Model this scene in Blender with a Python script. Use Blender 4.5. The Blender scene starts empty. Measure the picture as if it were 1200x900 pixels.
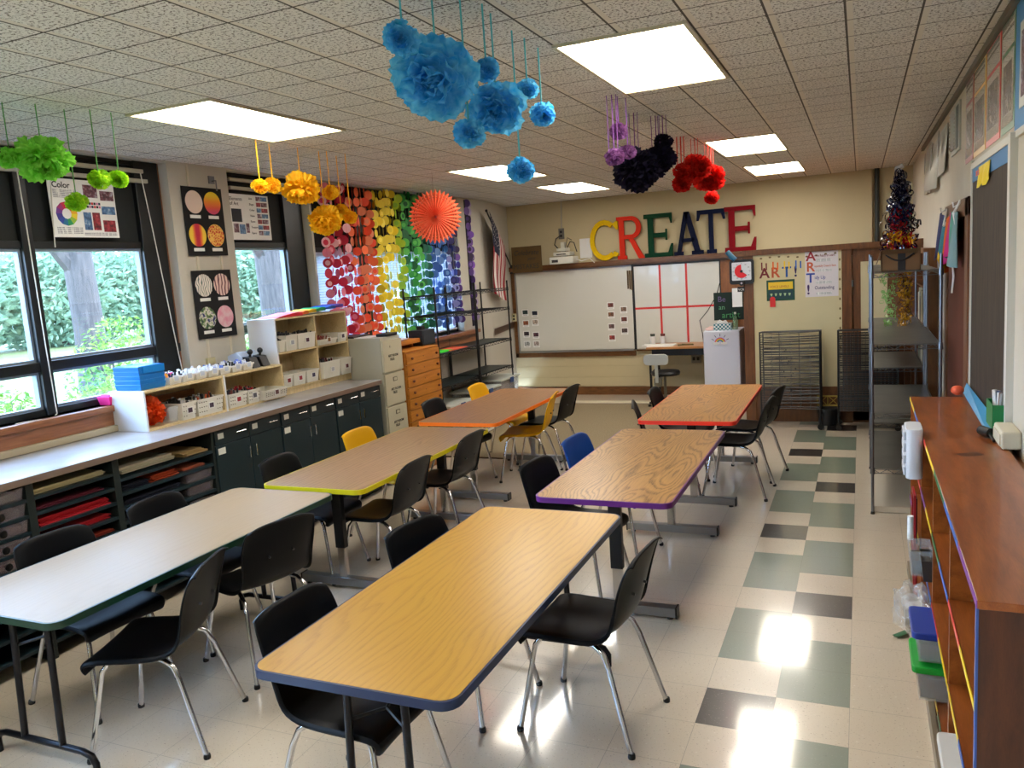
import bpy, math, random
from mathutils import Matrix, Vector
random.seed(7)
PI=math.pi
S=bpy.context.scene
COL=S.collection
# ------------------------------------------------------------------ mesh builder
class MB:
    def __init__(s): s.v=[];s.f=[];s.m=[];s.c=0
    def mat(s,i): s.c=i;return s
    def face(s,ids): s.f.append(tuple(ids));s.m.append(s.c)
    def add(s,vs,fs):
        b=len(s.v);s.v+= [tuple(x) for x in vs]
        for f in fs: s.face([b+i for i in f])
        return s
    def box(s,x0,x1,y0,y1,z0,z1):
        if x0>x1:x0,x1=x1,x0
        if y0>y1:y0,y1=y1,y0
        if z0>z1:z0,z1=z1,z0
        return s.add([(x0,y0,z0),(x1,y0,z0),(x1,y1,z0),(x0,y1,z0),(x0,y0,z1),(x1,y0,z1),(x1,y1,z1),(x0,y1,z1)],
          [(0,3,2,1),(4,5,6,7),(0,1,5,4),(1,2,6,5),(2,3,7,6),(3,0,4,7)])
    def tub(s,x0,x1,y0,y1,z0,z1,ins=.01,t=.004):
        # open box, tapering to the bottom
        def ring(i,z,k): return [(x0+i*k,y0+i*k,z),(x1-i*k,y0+i*k,z),(x1-i*k,y1-i*k,z),(x0+i*k,y1-i*k,z)]
        r=[ring(ins,z0,1),[(x0,y0,z1),(x1,y0,z1),(x1,y1,z1),(x0,y1,z1)],[(x0+t,y0+t,z1),(x1-t,y0+t,z1),(x1-t,y1-t,z1),(x0+t,y1-t,z1)],ring(ins+t,z0+t,1)]
        vs=sum(r,[]);fs=[(3,2,1,0),(12,13,14,15)]
        for k in range(3):
            for j in range(4):
                a=k*4+j;b=k*4+(j+1)%4;fs.append((a,b,b+4,a+4))
        return s.add(vs,fs)
    def prism(s,poly,h0,h1,ax='z'):
        n=len(poly)
        def P(p,h):
            if ax=='z':return (p[0],p[1],h)
            if ax=='y':return (p[0],h,p[1])
            return (h,p[0],p[1])
        vs=[P(p,h0) for p in poly]+[P(p,h1) for p in poly]
        fs=[tuple(range(n))[::-1],tuple(range(n,2*n))]
        fs+=[(i,(i+1)%n,n+(i+1)%n,n+i) for i in range(n)]
        if ax=='y': fs=[f[::-1] for f in fs]
        return s.add(vs,fs)
    def ringprism(s,outer,inner,h0,h1):
        n=len(outer);vs=[(p[0],p[1],h0) for p in outer]+[(p[0],p[1],h1) for p in outer]+[(p[0],p[1],h1) for p in inner]+[(p[0],p[1],h0) for p in inner]
        fs=[]
        for i in range(n):
            j=(i+1)%n
            for k in range(4): 
                a=k*n;b=((k+1)%4)*n
                fs.append((a+i,a+j,b+j,b+i))
        return s.add(vs,fs)
    def tube(s,pts,r,seg=8,caps=True):
        pts=[Vector(p) for p in pts];n=len(pts)
        rs=r if isinstance(r,(list,tuple)) else [r]*n
        b=len(s.v);t0=(pts[1]-pts[0]).normalized()
        up=Vector((0,0,1)) if abs(t0.z)<.9 else Vector((1,0,0))
        nrm=t0.cross(up).normalized()
        for i,p in enumerate(pts):
            t=((pts[min(i+1,n-1)]-p).normalized()+(p-pts[max(i-1,0)]).normalized())
            if t.length<1e-6:t=t0
            t.normalize();nrm=(nrm-t*nrm.dot(t))
            if nrm.length<1e-6: nrm=t.orthogonal()
            nrm.normalize();bi=t.cross(nrm)
            for k in range(seg):
                a=2*PI*k/seg;s.v.append(tuple(p+(nrm*math.cos(a)+bi*math.sin(a))*rs[i]))
        for i in range(n-1):
            for k in range(seg):
                a=b+i*seg+k;c=b+i*seg+(k+1)%seg;s.face((a,c,c+seg,a+seg))
        if caps:
            s.face([b+k for k in range(seg)][::-1]);s.face([b+(n-1)*seg+k for k in range(seg)])
        return s
    def lathe(s,prof,c=(0,0,0),seg=16,cap=True):
        b=len(s.v)
        for r,z in prof:
            for k in range(seg):
                a=2*PI*k/seg;s.v.append((c[0]+r*math.cos(a),c[1]+r*math.sin(a),c[2]+z))
        for i in range(len(prof)-1):
            for k in range(seg):
                a=b+i*seg+k;d=b+i*seg+(k+1)%seg;s.face((a,d,d+seg,a+seg))
        if cap:
            s.face([b+k for k in range(seg)][::-1]);s.face([b+(len(prof)-1)*seg+k for k in range(seg)])
        return s
    def ball(s,c,r,seg=8,rings=6,sq=(1,1,1)):
        pr=[(max(1e-4,math.sin(PI*i/rings))*r,-math.cos(PI*i/rings)*r) for i in range(rings+1)]
        b=len(s.v);s.lathe(pr,(0,0,0),seg)
        for i in range(b,len(s.v)):
            x,y,z=s.v[i];s.v[i]=(c[0]+x*sq[0],c[1]+y*sq[1],c[2]+z*sq[2])
        return s
    def disc(s,c,r,n,seg=18,th=.002,rx=None):
        # thin round card facing n
        n=Vector(n).normalized();u=n.orthogonal().normalized()
        if abs(n.z)<.9: u=Vector((0,0,1)).cross(n).normalized()
        w=n.cross(u);c=Vector(c);rx=rx or r
        vs=[c+u*rx*math.cos(2*PI*k/seg)+w*r*math.sin(2*PI*k/seg)+n*h for h in(-th/2,th/2) for k in range(seg)]
        fs=[tuple(range(seg))[::-1],tuple(range(seg,2*seg))]+[(k,(k+1)%seg,seg+(k+1)%seg,seg+k) for k in range(seg)]
        return s.add(vs,fs)
    def xf(s,M,a=0):
        for i in range(a,len(s.v)): s.v[i]=tuple(M@Vector(s.v[i]))
        return s
def obj(name,mb,mats,parent=None,smooth=False,bevel=0,M=None):
    me=bpy.data.meshes.new(name);me.from_pydata(mb.v,[],mb.f)
    if not isinstance(mats,(list,tuple)): mats=[mats]
    for m in mats: me.materials.append(m)
    if len(mats)>1: me.polygons.foreach_set('material_index',[min(i,len(mats)-1) for i in mb.m])
    if smooth:
        me.polygons.foreach_set('use_smooth',[True]*len(me.polygons))
        try: me.set_sharp_from_angle(angle=math.radians(38))
        except Exception: pass
    me.update();o=bpy.data.objects.new(name,me);COL.objects.link(o)
    if parent is not None: o.parent=parent
    if M is not None: o.matrix_local=M
    if bevel:
        b=o.modifiers.new('bevel','BEVEL');b.width=bevel;b.segments=2;b.limit_method='ANGLE';b.angle_limit=math.radians(40)
    return o
def tag(o,label=None,cat=None,group=None,kind=None):
    if label:o['label']=label
    if cat:o['category']=cat
    if group:o['group']=group
    if kind:o['kind']=kind
    return o
def thing(name,label,cat,loc=(0,0,0),rz=0,group=None,M=None):
    o=bpy.data.objects.new(name,None);COL.objects.link(o);o.empty_display_size=.1
    if M is not None:o.matrix_world=M
    else:o.location=loc;o.rotation_euler=(0,0,rz)
    return tag(o,label,cat,group)
def struct(name,mb,mats,parent=None,label=None,**k):
    o=obj(name,mb,mats,parent,**k)
    if parent is None:o['kind']='structure'
    if label:o['label']=label
    return o
KIDS={}
def dup(root,M,label,group=None):
    r=root.copy();COL.objects.link(r);r.matrix_world=M;r['label']=label
    if group:r['group']=group
    for ch in list(root.children):
        c=ch.copy();COL.objects.link(c);c.parent=r
        for g in list(ch.children):
            d=g.copy();COL.objects.link(d);d.parent=c
    return r
def TM(x,y,z,rz=0): return Matrix.Translation((x,y,z))@Matrix.Rotation(rz,4,'Z')
def WM(wall,x,y,z):
    # local x = right along the wall, y = up, z = out of the wall into the room
    if wall=='L': c=[(0,1,0),(0,0,1),(1,0,0)]
    elif wall=='R': c=[(0,-1,0),(0,0,1),(-1,0,0)]
    else: c=[(1,0,0),(0,0,1),(0,-1,0)]
    return Matrix(((c[0][0],c[1][0],c[2][0],x),(c[0][1],c[1][1],c[2][1],y),(c[0][2],c[1][2],c[2][2],z),(0,0,0,1)))
def rrect(x0,x1,y0,y1,r,n=5):
    p=[]
    for cx,cy,a in ((x1-r,y1-r,0),(x0+r,y1-r,90),(x0+r,y0+r,180),(x1-r,y0+r,270)):
        for k in range(n+1):
            t=math.radians(a+90*k/n);p.append((cx+r*math.cos(t),cy+r*math.sin(t)))
    return p
def text(s,size,mat,parent,x,y,z,name='lettering',bold=0,align='LEFT',ext=.0006,sx=1,shear=0,label=None):
    cu=bpy.data.curves.new('t','FONT');cu.body=s;cu.size=size;cu.extrude=ext;cu.offset=bold;cu.align_x=align;cu.shear=shear;cu.resolution_u=3
    t=bpy.data.objects.new('t',cu);COL.objects.link(t)
    bpy.context.view_layer.update()
    me=bpy.data.meshes.new_from_object(t.evaluated_get(bpy.context.evaluated_depsgraph_get()))
    bpy.data.objects.remove(t);bpy.data.curves.remove(cu)
    me.materials.clear();me.materials.append(mat)
    o=bpy.data.objects.new(name,me);COL.objects.link(o);o.parent=parent
    o.matrix_local=Matrix.Translation((x,y,z))@Matrix.Diagonal((sx,1,1,1))
    if label:o['label']=label
    return o
# ------------------------------------------------------------------ materials
def lin(c):
    return tuple(((x/255)/12.92 if x/255<=.04045 else ((x/255+.055)/1.055)**2.4) for x in c)+(1,)
MC={}
def pm(name,rgb,rough=.5,metal=0,spec=.5,trans=0,coat=0,emit=0,alpha=1,var=0,vs=6,bump=0,bs=60,sheen=0):
    if name in MC:return MC[name]
    m=bpy.data.materials.new(name);m.use_nodes=True;nt=m.node_tree;b=nt.nodes['Principled BSDF']
    c=lin(rgb);b.inputs['Base Color'].default_value=c;b.inputs['Roughness'].default_value=rough
    b.inputs['Metallic'].default_value=metal;b.inputs['Specular IOR Level'].default_value=spec
    b.inputs['Transmission Weight'].default_value=trans;b.inputs['Coat Weight'].default_value=coat;b.inputs['Alpha'].default_value=alpha
    b.inputs['Sheen Weight'].default_value=sheen
    if emit: b.inputs['Emission Color'].default_value=c;b.inputs['Emission Strength'].default_value=emit
    if var or bump:
        tc=nt.nodes.new('ShaderNodeTexCoord');n=nt.nodes.new('ShaderNodeTexNoise');n.inputs['Scale'].default_value=vs;n.inputs['Detail'].default_value=4
        nt.links.new(tc.outputs['Object'],n.inputs['Vector'])
        if var:
            h=nt.nodes.new('ShaderNodeMixRGB');h.blend_type='MULTIPLY';h.inputs['Fac'].default_value=1
            r=nt.nodes.new('ShaderNodeValToRGB');r.color_ramp.elements[0].position=.3;r.color_ramp.elements[1].position=.75
            a=1-var;r.color_ramp.elements[0].color=(a,a,a,1);r.color_ramp.elements[1].color=(1,1,1,1)
            nt.links.new(n.outputs['Fac'],r.inputs['Fac']);h.inputs['Color1'].default_value=c
            nt.links.new(r.outputs['Color'],h.inputs['Color2']);nt.links.new(h.outputs['Color'],b.inputs['Base Color'])
        if bump:
            n2=nt.nodes.new('ShaderNodeTexNoise');n2.inputs['Scale'].default_value=bs;nt.links.new(tc.outputs['Object'],n2.inputs['Vector'])
            bp=nt.nodes.new('ShaderNodeBump');bp.inputs['Strength'].default_value=bump;bp.inputs['Distance'].default_value=.01
            nt.links.new(n2.outputs['Fac'],bp.inputs['Height']);nt.links.new(bp.outputs['Normal'],b.inputs['Normal'])
    MC[name]=m;return m
class NG:
    def __init__(s,name,rough=.5):
        s.m=bpy.data.materials.new(name);s.m.use_nodes=True;s.nt=s.m.node_tree;s.b=s.nt.nodes['Principled BSDF'];s.b.inputs['Roughness'].default_value=rough
    def n(s,t,**k):
        x=s.nt.nodes.new(t)
        for a,b in k.items(): setattr(x,a,b)
        return x
    def l(s,a,b): s.nt.links.new(a,b)
    def val(s,inp,v):
        if isinstance(v,(int,float)): inp.default_value=v
        elif isinstance(v,tuple): inp.default_value=v
        else: s.l(v,inp)
    def math(s,op,a,b=0,c=0):
        x=s.n('ShaderNodeMath',operation=op);s.val(x.inputs[0],a);s.val(x.inputs[1],b);s.val(x.inputs[2],c);return x.outputs[0]
    def mix(s,f,a,b,mode='MIX'):
        x=s.n('ShaderNodeMixRGB',blend_type=mode);s.val(x.inputs[0],f);s.val(x.inputs[1],a);s.val(x.inputs[2],b);return x.outputs[0]
    def noise(s,vec,scale,detail=3,rough=.5,dist=0):
        x=s.n('ShaderNodeTexNoise');s.l(vec,x.inputs['Vector']);x.inputs['Scale'].default_value=scale;x.inputs['Detail'].default_value=detail;x.inputs['Roughness'].default_value=rough;x.inputs['Distortion'].default_value=dist;return x.outputs['Fac']
    def ramp(s,f,*st):
        x=s.n('ShaderNodeValToRGB');s.l(f,x.inputs[0]);e=x.color_ramp.elements
        while len(e)<len(st): e.new(.5)
        for q,(p,c) in zip(e,st): q.position=p;q.color=c if len(c)==4 else lin(c)
        return x.outputs[0]
    def coords(s,which='Object'):
        t=s.n('ShaderNodeTexCoord');return t.outputs[which]
    def scaled(s,vec,sc,loc=(0,0,0)):
        m=s.n('ShaderNodeMapping');s.l(vec,m.inputs[0]);m.inputs['Scale'].default_value=sc;m.inputs['Location'].default_value=loc;return m.outputs[0]
    def sep(s,vec):
        x=s.n('ShaderNodeSeparateXYZ');s.l(vec,x.inputs[0]);return x.outputs
    def bump(s,h,st=.3,d=.01):
        x=s.n('ShaderNodeBump');x.inputs['Strength'].default_value=st;x.inputs['Distance'].default_value=d;s.l(h,x.inputs['Height']);s.l(x.outputs[0],s.b.inputs['Normal'])
    def line(s,co,per,off,w):
        # 1 on a line of half-width w repeated every per
        a=s.math('SUBTRACT',co,off);a=s.math('DIVIDE',a,per);a=s.math('FRACT',a);a=s.math('SUBTRACT',a,.5);a=s.math('ABSOLUTE',a);a=s.math('SUBTRACT',.5,a);return s.math('LESS_THAN',a,w/per)
T=.3048
def floor_mat(name,base,sp1,sp2,amt=.66):
    g=NG(name,.1);c=g.coords();x,y,z=g.sep(c)[:3]
    n=g.noise(g.scaled(c,(1,1.6,1)),95,2);n2=g.noise(c,60,2);big=g.noise(c,1.3,3)
    col=g.mix(g.ramp(n,(amt,(0,0,0,1)),(amt+.02,(1,1,1,1))),base,sp1)
    col=g.mix(g.ramp(n2,(.68,(0,0,0,1)),(.71,(1,1,1,1))),col,sp2)
    col=g.mix(g.ramp(big,(.35,(0,0,0,1)),(.75,(.16,.16,.16,1))),col,lin((150,132,110)))
    ln=g.math('MAXIMUM',g.line(x,T,0,.0009),g.line(y,T,0,.0009))
    col=g.mix(g.math('MULTIPLY',ln,.55),col,lin((80,68,55)))
    g.l(col,g.b.inputs['Base Color'])
    g.b.inputs['Roughness'].default_value=.30;g.b.inputs['IOR'].default_value=1.7
    g.b.inputs['Coat Weight'].default_value=1;g.b.inputs['Coat IOR'].default_value=1.65;g.b.inputs['Coat Roughness'].default_value=.09
    g.bump(g.noise(c,5,2),.10,.012)
    g.b.inputs['Specular IOR Level'].default_value=.6
    return g.m
M_fb=floor_mat('floor_tile_beige',lin((226,212,190)),lin((170,150,126)),lin((240,230,212)))
M_fg=floor_mat('floor_tile_green',lin((124,140,124)),lin((148,158,142)),lin((104,118,106)))
M_fk=floor_mat('floor_tile_black',lin((26,25,27)),lin((110,105,105)),lin((60,58,62)))
def ceil_mat():
    g=NG('ceiling_tile',.9);c=g.coords();x,y,z=g.sep(c)[:3]
    n=g.noise(g.scaled(c,(1,1,1)),75,3,.7);v=g.n('ShaderNodeTexVoronoi');g.l(c,v.inputs['Vector']);v.inputs['Scale'].default_value=130
    base=g.mix(g.ramp(g.noise(c,.9,4),(.3,(0,0,0,1)),(.8,(1,1,1,1))),lin((232,228,222)),lin((220,214,204)))
    col=g.mix(g.ramp(n,(.53,(0,0,0,1)),(.60,(1,1,1,1))),base,lin((120,110,100)))
    ty=g.line(y,T,.235,.0045);tx=g.line(x,T,0,.005);tw=g.line(x,T,.016,.014)
    col=g.mix(tw,col,lin((224,216,202)))
    col=g.mix(g.math('MULTIPLY',g.math('MAXIMUM',ty,tx),.92),col,lin((58,48,38)))
    g.l(col,g.b.inputs['Base Color']);g.bump(g.math('SUBTRACT',n,g.math('MAXIMUM',ty,tx)),.3,.01);return g.m
M_ceil=ceil_mat()
def wood(name,c1,c2,sc=(14,1,14),rough=.45,nz=3,coat=0,bands=0,axis=None):
    if name in MC:return MC[name]
    g=NG(name,rough);c=g.coords();s=g.scaled(c,sc);n=g.noise(s,nz,5,.6,.4)
    col=g.ramp(n,(.32,c1),(.68,c2))
    f=g.noise(g.scaled(c,(sc[0]*6,sc[1]*2,sc[2]*6)),nz*3,3)
    col=g.mix(.22,col,g.ramp(f,(.35,(.25,.25,.25,1)),(.65,(1,1,1,1))),'MULTIPLY')
    g.l(col,g.b.inputs['Base Color']);g.b.inputs['Coat Weight'].default_value=coat;MC[name]=g.m;return g.m
def oak(name,c1,c2,c3,k=1.0,seed=0,amt=.85):
    # oak-print laminate with cathedral grain running along local y
    g=NG(name,.28);c=g.coords();s=g.scaled(c,(1,.16,1),(seed,seed*.7,0))
    x,y,z=g.sep(c)[:3]
    d=g.noise(g.scaled(c,(1.6,.45,1),(seed,seed*.7,0)),1.6,2,.5,.3);d2=g.noise(g.scaled(c,(9,1.2,1),(seed,0,0)),2.0,2)
    w=g.math('ADD',g.math('MULTIPLY',x,30.0),g.math('ADD',g.math('MULTIPLY',d,30.0*k),g.math('MULTIPLY',d2,1.6)));w=g.math('FRACT',w)
    rings=g.ramp(w,(0,(.1,.1,.1,1)),(.45,(0,0,0,1)),(.86,(.85,.85,.85,1)),(.97,(.2,.2,.2,1)))
    fine=g.noise(g.scaled(c,(90,3.2,1)),4,3,.7)
    fr=g.ramp(fine,(.38,(.15,.15,.15,1)),(.6,(1,1,1,1)))
    f=g.math('MULTIPLY',rings,fr);st=g.noise(g.scaled(c,(46,1.4,1)),3,3,.6)
    f=g.math('ADD',f,g.math('MULTIPLY',g.ramp(st,(.5,(0,0,0,1)),(.72,(1,1,1,1))),.28))
    col=g.mix(g.math('MULTIPLY',f,amt),c1,c2)
    col=g.mix(g.math('MULTIPLY',g.noise(c,2.2,3),.45),col,c3)
    g.l(col,g.b.inputs['Base Color'])
    g.b.inputs['Roughness'].default_value=.3;g.b.inputs['Specular IOR Level'].default_value=.38;return g.m
M_wall3=pm('wall_paint_daylight_tint',(192,186,172),.75,var=.05,vs=3,bump=.06,bs=40)  # greyer copy of the wall paint, daylight put into its colour
M_wall=pm('wall_paint',(194,180,144),.75,var=.05,vs=3,bump=.06,bs=40)
M_wall2=pm('wall_paint_right',(200,190,172),.75,var=.06,vs=3,bump=.06,bs=40)
M_white=pm('white_paint',(226,226,224),.5)
M_trim=wood('dark_trim_wood',lin((88,54,24)),lin((124,80,40)),(3,3,20),.35)
M_trimh=wood('trim_wood_long',lin((88,48,24)),lin((128,74,38)),(1,10,18),.35)
M_sill=wood('sill_wood',lin((128,78,46)),lin((160,104,66)),(18,1,18),.4)
M_dark=pm('dark_frame',(22,26,28),.35,spec=.4)
M_shade=pm('black_shade',(24,28,28),.8,var=.2,vs=20)
M_glass=None
def glass_mat():
    m=bpy.data.materials.new('window_glass');m.use_nodes=True;nt=m.node_tree
    for n in list(nt.nodes):
        if n.type!='OUTPUT_MATERIAL': nt.nodes.remove(n)
    out=[n for n in nt.nodes][0];t=nt.nodes.new('ShaderNodeBsdfTransparent');g=nt.nodes.new('ShaderNodeBsdfGlossy');g.inputs['Roughness'].default_value=.02
    t.inputs[0].default_value=(.93,.97,1,1);mx=nt.nodes.new('ShaderNodeMixShader');mx.inputs[0].default_value=.05
    nt.links.new(t.outputs[0],mx.inputs[1]);nt.links.new(g.outputs[0],mx.inputs[2]);nt.links.new(mx.outputs[0],out.inputs[0]);return m
M_glass=glass_mat()
M_chrome=pm('chrome',(205,205,208),.16,1)
M_zinc=pm('zinc_wire',(122,124,128),.3,1)
M_blackm=pm('black_metal',(18,19,22),.4,.2)
M_black=pm('black_plastic',(12,13,15),.4)
M_cream=pm('cream_metal',(182,178,160),.45,var=.04)
M_paper=pm('paper',(232,231,226),.6)
M_basket=pm('basket_white',(222,218,205),.45)
M_clear=pm('clear_plastic',(225,230,232),.15,trans=.0,alpha=.24)
M_smoke=pm('smoky_plastic',(150,140,146),.2,alpha=.42)
M_whiteb=pm('whiteboard',(214,212,202),.22,coat=.3,var=.03,vs=1.5)
M_ink=pm('ink',(40,38,40),.6)
M_lightgrey=pm('grey_ink',(150,150,152),.6)
def C(name,rgb,rough=.6,**k): return pm(name,rgb,rough,**k)
M_red=C('red',(214,40,44));M_orange=C('orange',(236,104,30));M_yellow=C('yellow',(240,196,20));M_green=C('green',(30,140,70));M_blue=C('blue',(36,90,180));M_purple=C('purple',(104,52,140))
M_navy=C('navy',(22,30,70));M_pink=C('pink',(232,40,130))
def tissue(name,a,b):
    g=NG(name,.7);c=g.coords();col=g.ramp(g.noise(c,28,3),(.3,a),(.7,b));g.l(col,g.b.inputs['Base Color'])
    tr=g.n('ShaderNodeBsdfTranslucent');g.l(col,tr.inputs[0]);mx=g.n('ShaderNodeMixShader');mx.inputs[0].default_value=.45
    out=[n for n in g.nt.nodes if n.type=='OUTPUT_MATERIAL'][0];g.l(g.b.outputs[0],mx.inputs[1]);g.l(tr.outputs[0],mx.inputs[2]);g.l(mx.outputs[0],out.inputs[0]);return g.m
# ------------------------------------------------------------------ room
H=2.974;XL=-4.14;XR=1.28;YB=2.4;YF=-12.0
fl=MB()
i0,i1=-14,5;r0,r1=-8,40
idx={}
for i in range(i0,i1+1):
    for r in range(r0,r1+1):
        idx[i,r]=len(fl.v);fl.v.append((min(max(i*T,-4.5),XR+.1),min(-r*T,YB+.02),0))
for i in range(i0,i1):
    for r in range(r0,r1):
        m=0
        if i==0: m=1 if r%8 in(0,1,5,6) else (2 if r%8==3 else 0)
        if i==1: m=1 if r%8 in(1,2,4,5) else (2 if r%8==7 else 0)
        if r<-2: m=0
        fl.mat(m);fl.face((idx[i,r],idx[i,r+1],idx[i+1,r+1],idx[i+1,r]))
struct('floor',fl,[M_fb,M_fg,M_fk])
struct('ceiling',MB().add([(XL-.5,YF,H),(XR+.1,YF,H),(XR+.1,YB+.1,H),(XL-.5,YB+.1,H),(XL-.5,YF,H+.05),(XR+.1,YF,H+.05),(XR+.1,YB+.1,H+.05),(XL-.5,YB+.1,H+.05)],[(0,3,2,1)[::-1],(4,5,6,7),(0,1,5,4),(1,2,6,5),(2,3,7,6),(3,0,4,7)]),M_ceil)
# back wall, with two grooves in the lower boarding
bw=MB().box(-4.6,XR+.1,YB,YB+.12,0,H)
for z in(.28,.455): bw.box(-4.4,-.7,YB-.006,YB,z+.008,z+.165)
bw.box(-4.4,-.7,YB-.006,YB,.13,.272)
struct('wall_back',bw,M_wall)
struct('wall_right',MB().box(XR,XR+.12,YF,YB,0,H),M_wall2)
struct('wall_front',MB().box(-4.5,XR+.1,YF-.1,YF,0,H),M_wall)
# left wall with three window openings (solid strips around them)
SILL=1.24;WT=2.96
lw=MB();X0=XL-.22
wins=[(-11.6,-8.3),(-7.9,-4.616),(-3.985,-2.93),(-2.90,.12)]
ys=[YF]+[q for w in wins for q in w]+[1.0]
for k in range(0,len(ys),2): lw.box(X0,XL,ys[k],ys[k+1],0,H)
for a,b in wins: lw.box(X0,XL,a,b,0,SILL);lw.box(X0,XL,a,b,WT,H)
# the last stretch of the wall runs slightly outward to the back corner
lw.add([(XL,1.0,0),(-4.42,YB,0),(-4.6,YB,0),(X0,1.0,0),(XL,1.0,H),(-4.42,YB,H),(-4.6,YB,H),(X0,1.0,H)],[(0,1,5,4),(1,2,6,5),(2,3,7,6),(4,5,6,7),(3,0,4,7)])
struct('wall_left',lw,M_wall3)
struct('trim_1',MB().box(-4.42,-.66,YB-.10,YB,1.965,2.035).box(-4.45,-.66,YB-.03,YB,1.93,1.965),M_trim)
struct('baseboard_back',MB().box(-4.42,-.6,YB-.02,YB,0,.125),M_trim)
struct('trim_2',MB().box(-4.42,-4.375,YB-.02,YB,1.09,1.18).add([(XL+.015,1.02,1.09),(-4.40,YB-.02,1.09),(-4.40,YB-.02,1.18),(XL+.015,1.02,1.18)],[(0,3,2,1),(0,1,2,3)]),M_trim)
struct('trim_3',MB().box(.70,.80,YB-.05,YB,1.9,H),M_wall)       # pilaster
struct('trim_4',MB().tube([(.86,YB-.05,1.9),(.86,YB-.05,H)],.03,10),C('dark_pipe',(40,44,42)))
struct('trim_5',MB().tube([(-3.52,YB-.012,2.5),(-3.50,YB-.012,H)],.012,6),M_cream)
struct('trim_6',MB().box(XR-.025,XR,-9,.46,H-.035,H),C('ceiling_edge',(112,104,92)))
# windows ---------------------------------------------------------------
WINS={}
def window(n,y0,y1,mull,z1=SILL,zr=1.565,zt=2.325,rail=True,lower=True):
    w=thing('window_%d'%n,None,None);w['kind']='structure'
    xf=XL-.09;xb=XL-.16
    f=MB()
    f.box(xb,xf,y0,y1,zt,WT) if False else None
    f.box(xb,xf,y0,y0+.07,z1,WT);f.box(xb,xf,y1-.07,y1,z1,WT)
    f.box(xb,xf,y0,y1,z1,z1+.045);f.box(xb,xf,y0,y1,zt,zt+.05);f.box(xb,xf,y0,y1,WT-.03,WT)
    if rail:f.box(xb,xf+.01,y0,y1,zr-.035,zr+.03)
    for a,b in mull:
        f.box(xb,xf+.02,a,b,z1,WT)
    obj('window_frame',f,M_dark,w,bevel=.004)
    ed=[y0+.07]+[q for m in mull for q in m]+[y1-.07]
    for k in range(0,len(ed),2):
        g=MB().box(xb+.03,xb+.036,ed[k],ed[k+1],z1+.04,zt);obj('window_pane',g,M_glass,w)
        inner=MB()
        for (za,zb) in ((z1+.045,zr-.035),(zr+.03,zt)) if rail else ((z1+.045,zt),):
            a,b=ed[k],ed[k+1];t=.018
            inner.box(xb+.01,xf-.015,a,a+t,za,zb).box(xb+.01,xf-.015,b-t,b,za,zb).box(xb+.01,xf-.015,a+t,b-t,za,za+t).box(xb+.01,xf-.015,a+t,b-t,zb-t,zb)
        obj('sash',inner,C('sash_grey',(120,134,150),.4),w)
    obj('shade_panel',MB().box(xf-.03,xf-.02,y0+.04,y1-.04,zt+.045,WT-.02),M_shade,w)
    WINS[n]=w
    return w
window(4,-11.6,-8.3,[(-9.99,-9.91)],zr=1.565)  # unseen window continuing the row behind the camera, added for more daylight
window(1,-7.9,-4.616-.0,[(-5.80,-5.72),(-4.86,-4.64)] ,zr=1.565)
window(2,-3.985,-2.93,[(-3.22,-2.96)],zr=1.64,zt=2.33)
window(3,-2.90,.12,[(-2.07,-1.90)],rail=False,zt=2.28)
struct('trim_7',MB().box(XL-.115,XL-.085,-4.66,-4.617,SILL,WT),M_sill,label='orange brown wooden edge of the window opening')
struct('trim_8',MB().box(XL-.16,XL+.05,-8.0,-4.62,1.195,1.24).box(XL-.0,XL+.03,-8.0,-4.62,1.10,1.195),M_sill,bevel=.005)
struct('trim_14',MB().box(XL,XL+.06,-8,-4.62,1.057,1.10),C('ledge_cream',(170,158,132),.5),bevel=.005)
struct('trim_9',MB().box(XL-.16,XL+.10,-2.95,.40,1.195,1.24).box(XL,XL+.05,-2.95,.36,1.06,1.195),M_sill,bevel=.005)
# curtain rails at the head of the windows
for n,(a,b,z) in enumerate(((-7.7,-4.79,2.885),(-7.7,-4.76,2.815),(-3.9,-3.05,2.9),(-3.9,-3.05,2.83))):
    obj('blind_rail',MB().box(XL-.085,XL-.05,a,b,z-.014,z+.014),M_cream,WINS[1 if n<2 else 2],bevel=.003)
def cord(y0,z0,y1,z1,lab,extra=()):
    pts=[(XL-.05,y0,z0)]+[(XL-.045,y0+(y1-y0)*t,z0+(z1-z0)*t) for t in(.25,.5,.75)]+[(XL-.04,y1,z1)]+list(extra)
    obj('pull_cord',MB().tube(pts,.004,6),C('cord_white',(214,210,200)),WINS[1],smooth=True)
cord(-5.55,2.87,-5.60,2.33,'white blind cord beside the colour poster, just left of it')
cord(-5.78,2.87,-5.76,1.25,'long white blind cord looping down to the sill on the left window',[(XL-.02,-5.82,1.22),(XL+.03,-5.95,1.245),(XL+.04,-6.1,1.25)])
cord(-4.82,2.87,-4.66,1.30,'white blind cord hanging at the right edge of the wide window')
M_slat=tissue('slat_white',lin((206,210,222)),lin((216,220,230)))
# slatted blinds behind the paper garlands
for n,(a,b) in enumerate(((-2.80,-2.09),(-1.88,.03))):
    t=thing('venetian_blind',['white slatted blind behind the red and orange garlands','white slatted blind behind the yellow to purple garlands'][n],'blind',group='slatted blinds')
    mb=MB();z=1.30
    while z<2.27: mb.add([(XL-.085,a,z),(XL-.085,b,z),(XL-.078,b,z+.022),(XL-.078,a,z+.022),(XL-.085,a,z+.002),(XL-.085,b,z+.002),(XL-.078,b,z+.0235),(XL-.078,a,z+.0235)],[(0,1,2,3),(7,6,5,4),(0,4,5,1),(3,2,6,7)]);z+=.026
    obj('slats',mb,M_slat,t);obj('bottom_rail',MB().box(XL-.09,XL-.06,a,b,1.275,1.295),M_white,t)
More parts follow.
